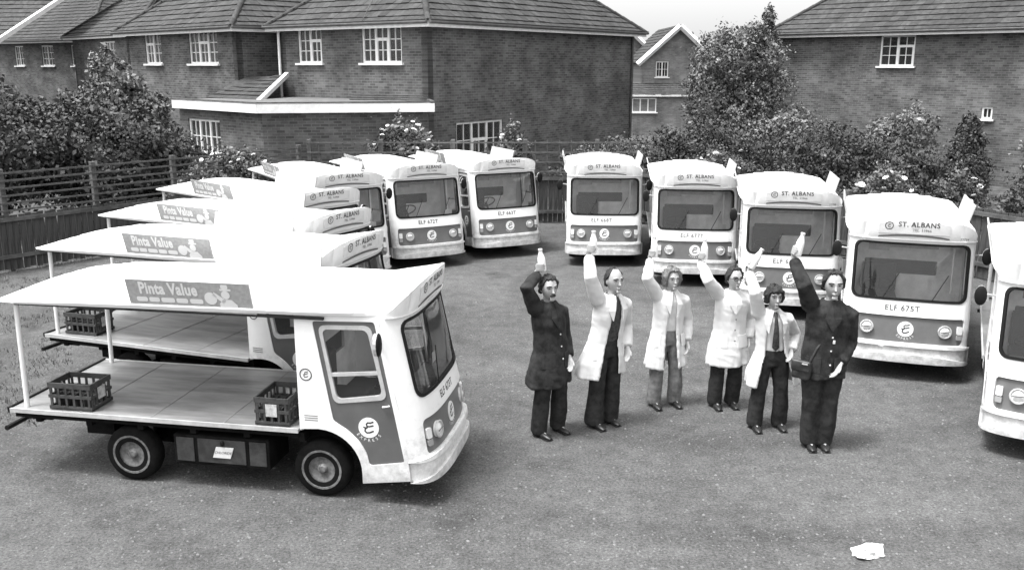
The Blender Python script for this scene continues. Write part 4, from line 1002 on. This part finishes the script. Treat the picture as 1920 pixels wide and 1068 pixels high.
def head_parts(c, s, rz):
    """head with face looking to -Y before the turn; c is the middle of the head"""
    P = []; n, m = 26, 20; V, F = [], []
    for i in range(m + 1):
        a = PI * i / m; z = math.cos(a); r = math.sin(a)
        for k in range(n):
            q = 2 * PI * k / n; x, y = r * math.cos(q), r * math.sin(q)
            X, Y, Z = x * .076, y * .096, z * .118
            if z < -.05:
                t = min(1, (-z - .05) / .95); X *= 1 - .22 * t; Y = Y * (1 - .12 * t) - .012 * t * (1 if y < 0 else .2)
            if y < -.3 and -.35 < z < .15: X *= 1.0; Y += .006 * math.exp(-((abs(x) - .38) / .2) ** 2) * math.exp(-((z - .02) / .14) ** 2)
            V.append((X, Y, Z))
    for i in range(m):
        for k in range(n): F.append((i * n + k, i * n + (k + 1) % n, (i + 1) * n + (k + 1) % n, (i + 1) * n + k))
    P.append((V, F))
    P.append(tube([(0, -.088, .012), (0, -.100, -.012), (0, -.112, -.030), (0, -.098, -.040)], [.007, .010, .014, .008], 8))
    P.append(ball((0, -.086, -.098), (.028, .016, .018), 10, 6))
    P.append(tube([(-.024, -.090, -.066), (0, -.097, -.066), (.024, -.090, -.066)], .007, 6))
    for sx in (-1, 1):
        P.append(ball((sx * .077, .008, -.010), (.010, .018, .030), 10, 8)); P.append(tube([(sx * .014, -.092, .026), (sx * .036, -.088, .030), (sx * .055, -.072, .024)], .007, 6))
    mt = Matrix.Translation(c) @ Matrix.Rotation(rz, 4, 'Z') @ Matrix.Scale(s * 1.09, 4)
    return [xf(p, mt) for p in P], mt
def hair_mesh(mt, style):
    n, m = 48, 18; V, F = [], []
    keep = {}
    def hairline(q):      # lowest polar angle reached, by direction (q=-90 deg is the face)
        f = math.cos(q + PI / 2)   # 1 at the face, -1 at the back
        if style == 'short': return .80 if f > .6 else (1.25 if f > .25 else (1.85 if f > -.3 else 2.1))
        if style == 'bald': return .30 if f > .3 else (1.35 if f > .0 else (2.0 if f > -.3 else 2.1))
        if style == 'long': return .78 if f > .62 else (1.5 if f > .4 else (2.3 if f > .0 else 2.45))
        if style == 'bowl': return 1.12 if f > .6 else (1.5 if f > .42 else (2.1 if f > .0 else 2.25))
        if style == 'receding': return .62 if f > .6 else (1.2 if f > .25 else (1.9 if f > -.3 else 2.1))
    th = {'short': .018, 'bald': .016, 'long': .030, 'bowl': .026, 'receding': .020}[style]
    cols = [2 * PI * k / n for k in range(n)]
    mx = [0.] * n
    for k, q in enumerate(cols): mx[k] = hairline(q if q < PI else q - 2 * PI)
    mx = [(mx[k - 1] + 2 * mx[k] + mx[(k + 1) % n]) / 4 + .10 * math.sin(k * 2.3) * math.sin(k * 1.1) for k in range(n)]
    rows = 14; O, I = [], []
    lo = {'bald': .75}.get(style, 0)
    for i in range(rows + 1):
        for k, q in enumerate(cols):
            a = max(.001, mx[k] * i / rows)
            if style == 'bald' and a < .8 and math.cos(q + PI / 2) > -.6: tt = .001
            else: tt = th * (1 + .9 * noise.noise(Vector((math.cos(q) * 5, math.sin(q) * 5, a * 4))) + .4 * noise.noise(Vector((math.cos(q) * 14, math.sin(q) * 14, a * 5)))) * (1 if i < rows else .3)
            z, r = math.cos(a), math.sin(a); x, y = r * math.cos(q), r * math.sin(q)
            for L_, e in ((O, tt), (I, -.006)):
                L_.append(mt @ Vector((x * (.076 + e), y * (.096 + e) + (.003 if e > 0 else 0), z * (.118 + e * .8))))
    w_ = n
    for i in range(rows):
        for k in range(n): F.append((i * w_ + k, i * w_ + (k + 1) % n, (i + 1) * w_ + (k + 1) % n, (i + 1) * w_ + k))
    b = len(O); F += [tuple(j + b for j in f[::-1]) for f in F]
    for k in range(n): F.append((rows * w_ + k, rows * w_ + (k + 1) % n, b + rows * w_ + (k + 1) % n, b + rows * w_ + k))
    return fixmesh(O + I, F, 'hair', 70)
def hand_grip(W, B, axis, s, right=True):
    """hand closed on a bottle whose axis passes through B"""
    ax = Vector(axis).normalized(); B = Vector(B); W = Vector(W)
    side = (W - B); side = (side - ax * side.dot(ax)); side = side.normalized() if side.length > 1e-4 else Vector((0, 1, 0))
    oth = ax.cross(side) * (1 if right else -1); P = []
    pc = B + side * .050 * s
    P.append(tube([W, W.lerp(pc, .5) + side * .01, pc - ax * .03 * s, pc + ax * .030 * s], [.026 * s, .028 * s, (.020 * s, .040 * s), (.016 * s, .034 * s)], 12, ref=side))
    for i, (h, l) in enumerate(((.036, 2.35), (.013, 2.6), (-.010, 2.5), (-.032, 2.15))):
        pts = [B + ax * h * s + (side * math.cos(q) + oth * math.sin(q)) * (.048 * s + (.004 if j in (1, 2) else 0)) for j, q in enumerate(np.linspace(.25, l, 7))]
        P.append(tube(pts, [.011 * s, .0108 * s, .0105 * s, .010 * s, .0095 * s, .009 * s, .0075 * s], 8))
    pts = [B + ax * (.0 + .010 * j) * s + (side * math.cos(q) - oth * math.sin(q)) * .050 * s for j, q in enumerate(np.linspace(.2, 1.55, 5))]
    P.append(tube(pts, [.014 * s, .013 * s, .012 * s, .011 * s, .009 * s], 8))
    return P
def hand_open(W, d, fwd, s, inward):
    """relaxed hanging hand: W wrist, d pointing direction, fwd thumb side, inward palm side"""
    W, d, f, n = Vector(W), Vector(d).normalized(), Vector(fwd).normalized(), Vector(inward).normalized(); P = []
    P.append(tube([W, W + d * .03 * s, W + d * .06 * s, W + d * .095 * s], [(.026 * s, .020 * s), (.034 * s, .019 * s), (.041 * s, .018 * s), (.040 * s, .014 * s)], 12, ref=f))
    for i, (o, l) in enumerate(((.030, .072), (.010, .082), (-.010, .076), (-.029, .060))):
        b = W + d * .088 * s + f * o * s
        pts = [b, b + (d * .5 + n * .08) * l * s, b + (d * .82 + n * .32) * l * s, b + (d * .98 + n * .62) * l * s]
        P.append(tube(pts, [.0105 * s, .010 * s, .009 * s, .007 * s], 8))
    b = W + d * .03 * s + f * .026 * s
    P.append(tube([b, b + (d * .5 + f * .6) * .045 * s, b + (d * .95 + f * .7 + n * .15) * .062 * s], [.014 * s, .012 * s, .008 * s], 8))
    return P
def fold(amp, fz=3., fx=11., seed=0.):
    def f(c):
        k = min(1, max(.25, (1.35 - c.z) * 1.2))
        return amp * (k * (1 - 2.4 * abs(noise.noise(Vector((c.x * fx + seed, c.y * fx, c.z * fz * .4))))) * .8 + .22 * (1 - 2.6 * abs(noise.noise(Vector((c.x * 6 + c.z * 7 + seed, c.y * 6, c.z * 9))))) + .35 * noise.noise(Vector((c.x * 24 + seed, c.y * 24, c.z * 9))) + .25 * noise.noise(Vector((c.x * 9 + c.z * 14 + seed, c.y * 9, c.z * 16))))
    return f
def person(label, loc, h, yaw, head_x, grip, elbow_hint, style, hand=None, legs=None, head_turn=0., hair='short', hair_m='hairdark', coat=None, shirt='shirtpale', trousers='trousers', tie=None,
           lean=0., bottle_tilt=(0, 0), moustache=False, glasses=False, girth=1., plabel=None):
    s = h / 1.75; yw = R(yaw)
    Rm = Matrix.Rotation(-yw, 3, 'Z')
    toL = lambda v: Rm @ Vector(v)
    hx = toL((head_x, 0, 0)); g = girth
    neck = Vector((hx.x * .85, hx.y * .85 - .005, 1.46 * s)); hc = Vector((hx.x, hx.y - .02 * s, 1.625 * s)); pel = Vector((0, 0, .94 * s))
    mid = lambda t: Vector((hx.x * t * .85, hx.y * t * .85, 0))
    gr = toL((grip[0], grip[1], 0)); gr.z = grip[2]
    ax = toL((bottle_tilt[0], bottle_tilt[1], 0)); ax.z = 1.
    lift = .035 * s
    shR = Vector((-.185 * s * g, .0, 1.395 * s)) + mid(.92) + Vector((.01, 0, lift)); shL = Vector((.170 * s * g, .0, 1.345 * s)) + mid(.92)
    eh = toL((elbow_hint[0], elbow_hint[1], 0)); eh.z = elbow_hint[2]
    wr_t = gr + Vector((-.03, .035, -.085 * s))
    eR, wR = ik(shR, wr_t, .300 * s, .275 * s, eh)
    dlt = wR - wr_t; B = gr + dlt
    hd = toL((hand[0], hand[1], 0)) if hand else Vector((.27 * s, -.04, 0)); hd.z = hand[2] if hand else .86 * s
    eL, wL = ik(shL, hd, .300 * s, .275 * s, (.6, .8, 0))
    legs = legs or ((-.11, -.03), (.12, .03)); fl = []
    for (fx, fy), sx in zip(legs, (-1, 1)):
        f = Vector((fx * s, fy * s, .085 * s)); hp = Vector((sx * .09 * s * g, 0, .90 * s)); kn = (hp + f) / 2 + Vector((sx * .01, -.03 * s, .02 * s)); fl.append((hp, kn, f))
    hp_parts, mt = head_parts(hc, s, head_turn)
    # --- the body: one continuous figure
    P = list(hp_parts)
    P.append(tube([neck + Vector((0, .01, -.06 * s)), neck + Vector((0, 0, .02 * s)), hc + Vector((0, .01, -.08 * s))], [.065 * s, .054 * s, .052 * s], 14))
    P.append(rings([((mid(t).x, mid(t).y, z * s), rx * s * g, ry * s * g, 0) for t, z, rx, ry in ((0, .86, .14, .10), (.1, .95, .155, .11), (.4, 1.10, .135, .095), (.7, 1.25, .155, .105), (.9, 1.37, .16, .10), (1, 1.44, .10, .07), (1, 1.48, .05, .05))], 18))
    for S_, E_, W_ in ((shR, eR, wR), (shL, eL, wL)): P.append(tube([S_, S_.lerp(E_, .5), E_, E_.lerp(W_, .4), W_], [.055 * s, .048 * s, .040 * s, .040 * s, .027 * s], 12))
    P += hand_grip(wR, B, ax, s)
    P += hand_open(wL, (wL - eL), (0, -1, 0), s, (-1, 0, 0))
    for hp, kn, f in fl: P.append(tube([hp + Vector((0, 0, .03)), hp.lerp(kn, .5), kn, kn.lerp(f, .35), f], [.085 * s, .075 * s, .055 * s, .055 * s, .036 * s], 12)); P.append(ball(f + Vector((0, -.05, -.045 * s)), (.035, .10, .03), 10, 6))
    V, F = join(*P)
    root = obj('person', remesh('body', V, F, .0085, 2), 'skin', None, (loc[0], loc[1], 0), (0, 0, yw)); tag(root, label, 'man', 'men raising milk bottles')
    pe = root
    # --- face details
    fc = []
    for sx in (-1, 1): fc.append(xf(ball((sx * .033, -.0865, .012), (.010, .006, .0055), 10, 6), mt))
    obj('eyes', mesh(*join(*fc), smooth=80), 'hairdark', pe)
    br = [xf(tube([(sx * .014, -.098, .030), (sx * .036, -.094, .035), (sx * .056, -.078, .028)], .0055, 6), mt) for sx in (-1, 1)]
    obj('eyebrows', mesh(*join(*br)), hair_m, pe)
    obj('mouth', mesh(*xf(tube([(-.022, -.0965, -.064), (0, -.1035, -.067), (.022, -.0965, -.064)], .0042, 6), mt)), 'inklight', pe)
    if moustache: obj('moustache', mesh(*xf(tube([(-.03, -.092, -.060), (-.012, -.105, -.050), (.012, -.105, -.050), (.03, -.092, -.060)], [.006, .010, .010, .006], 8), mt)), 'hairdark', pe)
    if glasses:
        G_ = []
        for sx in (-1, 1): G_.append(xf(tube([(sx * .034 + .024 * math.cos(a), -.103, .008 + .019 * math.sin(a)) for a in np.linspace(0, 2 * PI, 17)], .0035, 6), mt)); G_.append(xf(tube([(sx * .058, -.101, .012), (sx * .076, -.04, .012), (sx * .079, .01, .008)], .003, 5), mt))
        G_.append(xf(tube([(-.011, -.104, .012), (.011, -.104, .012)], .0035, 5), mt)); obj('spectacles', mesh(*join(*G_)), 'hairdark', pe)
    obj('hair', hair_mesh(mt, hair), hair_m, pe)
    # --- trousers, shoes
    P = [rings([((0, 0, z * s), rx * s * g, ry * s * g, 0) for z, rx, ry in ((.80, .165, .115), (.90, .168, .12), (1.0, .150, .112), (1.05, .145, .108))], 20)]
    fl_w = style.get('flare', .085)
    for hp, kn, f in fl: P.append(tube([hp + Vector((0, 0, .03)), hp.lerp(kn, .5), kn, kn.lerp(f, .55), f + Vector((0, .01, -.045 * s))], [.105 * s * g, .098 * s * g, .082 * s, .090 * s, fl_w * s], 16))
    V, F = join(*P); obj('trousers', remesh('trousers', V, F, .015, 3, fold(.010, 5, 9, h)), trousers, pe)
    for hp, kn, f in fl:
        V, F = join(tube([f + Vector((0, .055, -.05 * s)), f + Vector((0, .0, -.045 * s)), f + Vector((0, -.08, -.05 * s)), f + Vector((0, -.16, -.058 * s)), f + Vector((0, -.195, -.065 * s))], [(.034, .033), (.040, .038), (.046, .032), (.042, .025), (.018, .014)], 14, ref=(1, 0, 0)),
                    box(tuple(f + Vector((0, -.06, -.078 * s))), (.085, .26, .014), .004))
        obj('shoe', mesh(V, F, smooth=50), 'shoe', pe)
    # --- shirt
    def torso(k, z0=.98):
        return rings([((mid(t).x, mid(t).y - .004, z * s), rx * s * g * k, ry * s * g * k, 0) for t, z, rx, ry in ((0, z0, .150, .112), (.4, 1.10, .148, .110), (.7, 1.25, .166, .118), (.9, 1.36, .172, .112), (1, 1.43, .110, .080), (1, 1.475, .062, .060))], 22)
    V, F = torso(1.02); obj('shirt', remesh('shirt', V, F, .015, 2, fold(.006, 6, 10, h * 2)), shirt, pe)
    V, F = tube([neck + Vector((.058 * math.cos(a), .056 * math.sin(a), .012 + .012 * math.sin(a))) for a in np.linspace(0, 2 * PI, 20)], .014, 8); obj('collar', mesh(V, F, smooth=60), shirt, pe)
    if tie:
        zz = [(1.455, .02), (1.43, .022), (1.40, .017), (1.28, .026), (1.15, .036), (1.04, .042), (1.0, .004)] if tie == 'long' else [(1.455, .02), (1.43, .022), (1.40, .017), (1.33, .024), (1.28, .028)]
        V, F = [], []
        for z, w_ in zz:
            t = min(1, max(0, (z - .98) / .47)); ry = lerp([(.98, .115), (1.1, .114), (1.25, .124), (1.36, .119), (1.43, .088), (1.48, .072)], z) * s * g
            c = Vector((mid(t).x, mid(t).y - ry - .016, z * s)); V += [c + Vector((-w_, .004, 0)), c + Vector((0, -.008, 0)), c + Vector((w_, .004, 0)), c + Vector((0, .012, 0))]
        for i in range(len(zz) - 1):
            for k in range(4): F.append((4 * i + k, 4 * i + (k + 1) % 4, 4 * i + 4 + (k + 1) % 4, 4 * i + 4 + k))
        F += [(3, 2, 1, 0), tuple(range(4 * len(zz) - 4, 4 * len(zz)))]
        obj('tie', mesh(V, F, smooth=50), 'tie', pe)
    # --- coat: shell with or without an open front, sleeves
    if coat:
        hem, hw_, gap = style['hem'], style.get('hemw', .27), style.get('gap', 0)
        sk = toL((style.get('skew', 0), 0, 0)); tabs = [(0, hem, hw_, hw_ * .78), (.0, hem + .15, hw_ * .93, hw_ * .72), (0, .96 * s, .200 * s * g, .152 * s * g), (.4, 1.12 * s, .190 * s * g, .142 * s * g), (.7, 1.26 * s, .200 * s * g, .146 * s * g), (.9, 1.37 * s, .198 * s * g, .132 * s * g), (1, 1.44 * s, .125 * s * g, .098 * s), (1, 1.485 * s, .078 * s, .076 * s)]
        n = 40; V, F = [], []
        for i, (t, z, rx, ry) in enumerate(tabs):
            c = mid(t) + sk * max(0, (1.0 * s - z) / (1.0 * s - hem))
            u = (len(tabs) - 1 - i) / (len(tabs) - 1)
            ga = R(gap) * (.35 + .65 * u) if gap else 0
            for lay, e in enumerate((0, -.020)):
                for k in range(n + 1):
                    q = -PI / 2 + ga + (2 * PI - 2 * ga) * k / n
                    wv = 1 + (.055 * math.sin(q * 5 + h * 9) + .035 * math.sin(q * 9 + 2)) * max(0, 1 - i / 2.5)
                    V.append((c.x + (rx * wv + e) * math.cos(q), c.y + (ry * wv + e) * math.sin(q), z + (.012 * math.sin(q * 2 + h * 5) if i == 0 else 0)))
        w_ = 2 * (n + 1)
        for i in range(len(tabs) - 1):
            for k in range(n):
                a = i * w_ + k; F.append((a, a + 1, a + 1 + w_, a + w_)); a += n + 1; F.append((a + 1, a, a + w_, a + 1 + w_))
            for k in (0, n): a = i * w_ + k; F.append((a, a + w_, a + w_ + n + 1, a + n + 1))
        for i in (0, len(tabs) - 1):
            for k in range(n): a = i * w_ + k; F.append((a, a + n + 1, a + n + 2, a + 1))
        P = [(V, F)]
        sw = style.get('sleeve', 1.)
        for S_, E_, W_, up in ((shR, eR, wR, True), (shL, eL, wL, False)):
            st = S_ + (Vector((.055, 0, -.055)) if up else Vector((-.045, 0, .005))) * s
            d = (W_ - E_).normalized(); en = W_ - d * .012
            P.append(tube([st, st.lerp(S_, .5), S_, S_.lerp(E_, .5), E_, E_.lerp(en, .5), en], [.045 * s * sw, .078 * s * sw, .086 * s * sw, .076 * s * sw, .068 * s * sw, .062 * s * sw, .052 * s * sw], 16))
        if style.get('lapel', True) and gap:
            pass
        V, F = join(*P)
        obj('coat', remesh('coat', V, F, .0125, 3, fold(style.get('fold', .012), 3, 10, h * 3)), coat, pe)
        for sx in (-1, 1):
            a = R(-90 + sx * (gap * .45 + 9)); c = mid(1)
            V, F = [], []
            for i, (z, t, rx, ry, w_) in enumerate(((1.475, 1, .085, .085, .02), (1.42, 1, .145, .118, .045), (1.33, .88, .208, .152, .050), (1.22, .65, .212, .160, .006))):
                for e in (-1, 1):
                    q = R(-90) + sx * (R(gap) * (.35 + .65 * (1.475 - z) / .6) * .8 + (.0 if e < 0 else w_ / .14)) ; cc = mid(t)
                    V.append((cc.x + (rx * s * g + .006) * math.cos(q), cc.y + (ry * s * g + .006) * math.sin(q), z * s))
            F = [(2 * i, 2 * i + 1, 2 * i + 3, 2 * i + 2) for i in range(3)]
            me = mesh(V, F, 'lapel'); bm = bmesh.new(); bm.from_mesh(me); bmesh.ops.solidify(bm, geom=bm.faces[:], thickness=.008); bm.to_mesh(me); bm.free()
            obj('lapel', me, coat, pe)
        for sx in (-1, 1):      # patch pockets
            V, F = [], []
            for i in range(5):
                for j in range(4):
                    q = R(-90) + sx * (R(gap) * .9 + R(16) + R(44) * i / 4); z = (.80 + .15 * j / 3) * s; tt_ = max(0, (.96 * s - z) / (.96 * s - hem)); rx = (.200 * s * g) * (1 - tt_) + hw_ * tt_ + .010; ry = (.152 * s * g) * (1 - tt_) + hw_ * .76 * tt_ + .012
                    cc = sk * max(0, (1.0 * s - z) / (1.0 * s - hem)); V.append((cc.x + rx * math.cos(q), cc.y + ry * math.sin(q), z))
            F = [(4 * i + j, 4 * i + j + 1, 4 * i + j + 5, 4 * i + j + 4) for i in range(4) for j in range(3)]
            me = mesh(V, F, 'pocket'); bm = bmesh.new(); bm.from_mesh(me); bmesh.ops.solidify(bm, geom=bm.faces[:], thickness=.012); bm.to_mesh(me); bm.free()
            obj('pocket', me, coat, pe)
        # a button line
        if not gap:
            for k in range(4):
                z = (1.28 - .13 * k) * s; t = min(1, max(0, (z / s - .95) / .5)); ry = lerp([(.9, .17), (.96, .152), (1.12, .142), (1.26, .146), (1.37, .132)], z / s) * s * g
                obj('button', mesh(*ball((mid(t).x + .02, mid(t).y - ry - .012, z), (.010, .006, .010), 8, 5)), 'inklight' if coat == 'coatwhite' else 'shirtpale', pe)
    mw = Matrix.Translation((loc[0], loc[1], 0)) @ Matrix.Rotation(yw, 4, 'Z')
    # --- the bottle, a thing of its own
    bt = empty('milk_bottle'); bt.matrix_world = mw @ Matrix.Translation(B - ax.normalized() * .05) @ ax.to_track_quat('Z', 'Y').to_matrix().to_4x4() @ Matrix.Scale(1.12, 4)
    tag(bt, plabel, 'bottle', 'milk bottles held up')
    V, F = lathe([(.030, 0), (.036, .006), (.037, .02), (.037, .115), (.034, .135), (.024, .165), (.0185, .185), (.018, .205), (.021, .208), (.021, .214)], 20)
    obj('glass_body', fixmesh(V, F, smooth=45), 'milk', bt)
    V, F = lathe([(.0225, .205), (.0225, .216), (.018, .221), (.002, .222)], 18); obj('foil_cap', fixmesh(V, F, smooth=45), 'foil', bt)
    return pe, mw, dict(hc=hc, wL=wL, s=s)
person('man in a knee-length dark coat with his elbow bent, leftmost of the six', (.42, 9.5), 1.80, 38, -.04, (-.10, -.02, 1.90), (-.55, -1, 0), dict(hem=.60, hemw=.275, fold=.012, skew=-.03),
    hand=(.20, -.02, .90), legs=((-.13, .02), (.13, .02)), head_turn=R(-15), hair='short', coat='coatdark', shirt='shirtdark', moustache=True, bottle_tilt=(-.12, 0), plabel='milk bottle held close above the head of the man in the dark coat')
person('balding man in an open white coat over dark clothes, arm straight up', (1.04, 9.77), 1.82, 30, .07, (-.155, 0, 2.04), (-.2, -1, 0), dict(hem=.62, hemw=.30, gap=30, flare=.11, skew=-.06),
    hand=(.25, .0, .92), legs=((-.12, 0), (.10, .03)), head_turn=R(-5), hair='bald', coat='coatwhite', shirt='shirtdark', tie='long', plabel='milk bottle at the end of the balding man\'s straight arm')
person('man with long fair hair in an open white coat, third from the left', (1.83, 10.4), 1.68, 14, .03, (-.18, 0, 1.86), (-.6, -1, 0), dict(hem=.50, hemw=.26, gap=24, flare=.088),
    hand=(.25, .0, .80), legs=((-.14, -.02), (.13, -.02)), head_turn=R(0), hair='long', hair_m='hairfair', coat='coatwhite', shirt='shirtpale', trousers='trousersgrey', plabel='milk bottle raised by the fair-haired man')
person('man in a buttoned white coat and dark tie wearing spectacles', (2.55, 10.35), 1.70, 6, .03, (-.33, 0, 1.84), (0, -1, -.4), dict(hem=.55, hemw=.26, gap=0, flare=.088),
    hand=(.24, .0, .84), legs=((-.12, 0), (.10, .02)), head_turn=R(8), hair='receding', coat='coatwhite', shirt='shirtpale', tie='short', glasses=True, plabel='milk bottle held up by the man in spectacles')
person('young man with dark fringe and patterned tie in a wide open white coat', (2.88, 9.69), 1.64, 4, -.02, (-.27, 0, 1.88), (0, -1, -.3), dict(hem=.52, hemw=.30, gap=48, flare=.095, skew=.02),
    hand=(.20, -.06, .92), legs=((-.16, -.02), (.15, .0)), head_turn=R(2), hair='bowl', coat='coatwhite', shirt='shirtpale', tie='long', bottle_tilt=(.55, 0), plabel='tilted milk bottle held by the young man with the dark fringe')
p6, mw6, d6 = person('tall heavy man in dark uniform jacket and trousers, rightmost of the six', (3.27, 9.17), 1.92, -4, .04, (-.345, 0, 2.13), (0, -1, -.4), dict(hem=.80, hemw=.24, fold=.012, flare=.092, sleeve=1.02),
    hand=(.13, -.16, .98), legs=((-.07, -.02), (.06, -.01)), head_turn=R(-4), hair='receding', coat='coatdark', shirt='shirtpale', tie='short', bottle_tilt=(.20, 0), girth=1.04, plabel='milk bottle held up by the tall man in uniform')
obj('pocket_badge', mesh(*box((.075, -.185, 1.30), (.05, .012, .018))), 'paper', p6, None, (0, R(20), 0))
obj('pocket_badge', mesh(*box((.045, -.19, 1.22), (.022, .012, .035))), 'paper', p6)
# leather money satchel at his hip
st = empty('money_satchel', (3.015, 9.05, .80), R(-38)); tag(st, 'dark leather money satchel hanging at the hip of the uniformed man', 'satchel')
obj('pouch', remesh('pouch', *box((0, 0, .10), (.20, .09, .20), .03), .012, 4, lambda c: .010 * noise.noise(c * 14)), 'leather', st); obj('flap', remesh('flap', *box((0, -.030, .15), (.205, .05, .12), .015), .010, 3, lambda c: .006 * noise.noise(c * 16)), 'leather', st)
obj('buckle', mesh(*box((.05, -.060, .185), (.06, .008, .012))), 'brass', st)
V, F = tube([(.06, .03, .17), (.12, .06, .34), (.18, .12, .46)], [(.010, .004)] * 3, 8, ref=(1, 0, 0)); obj('strap', mesh(V, F), 'leather', st)
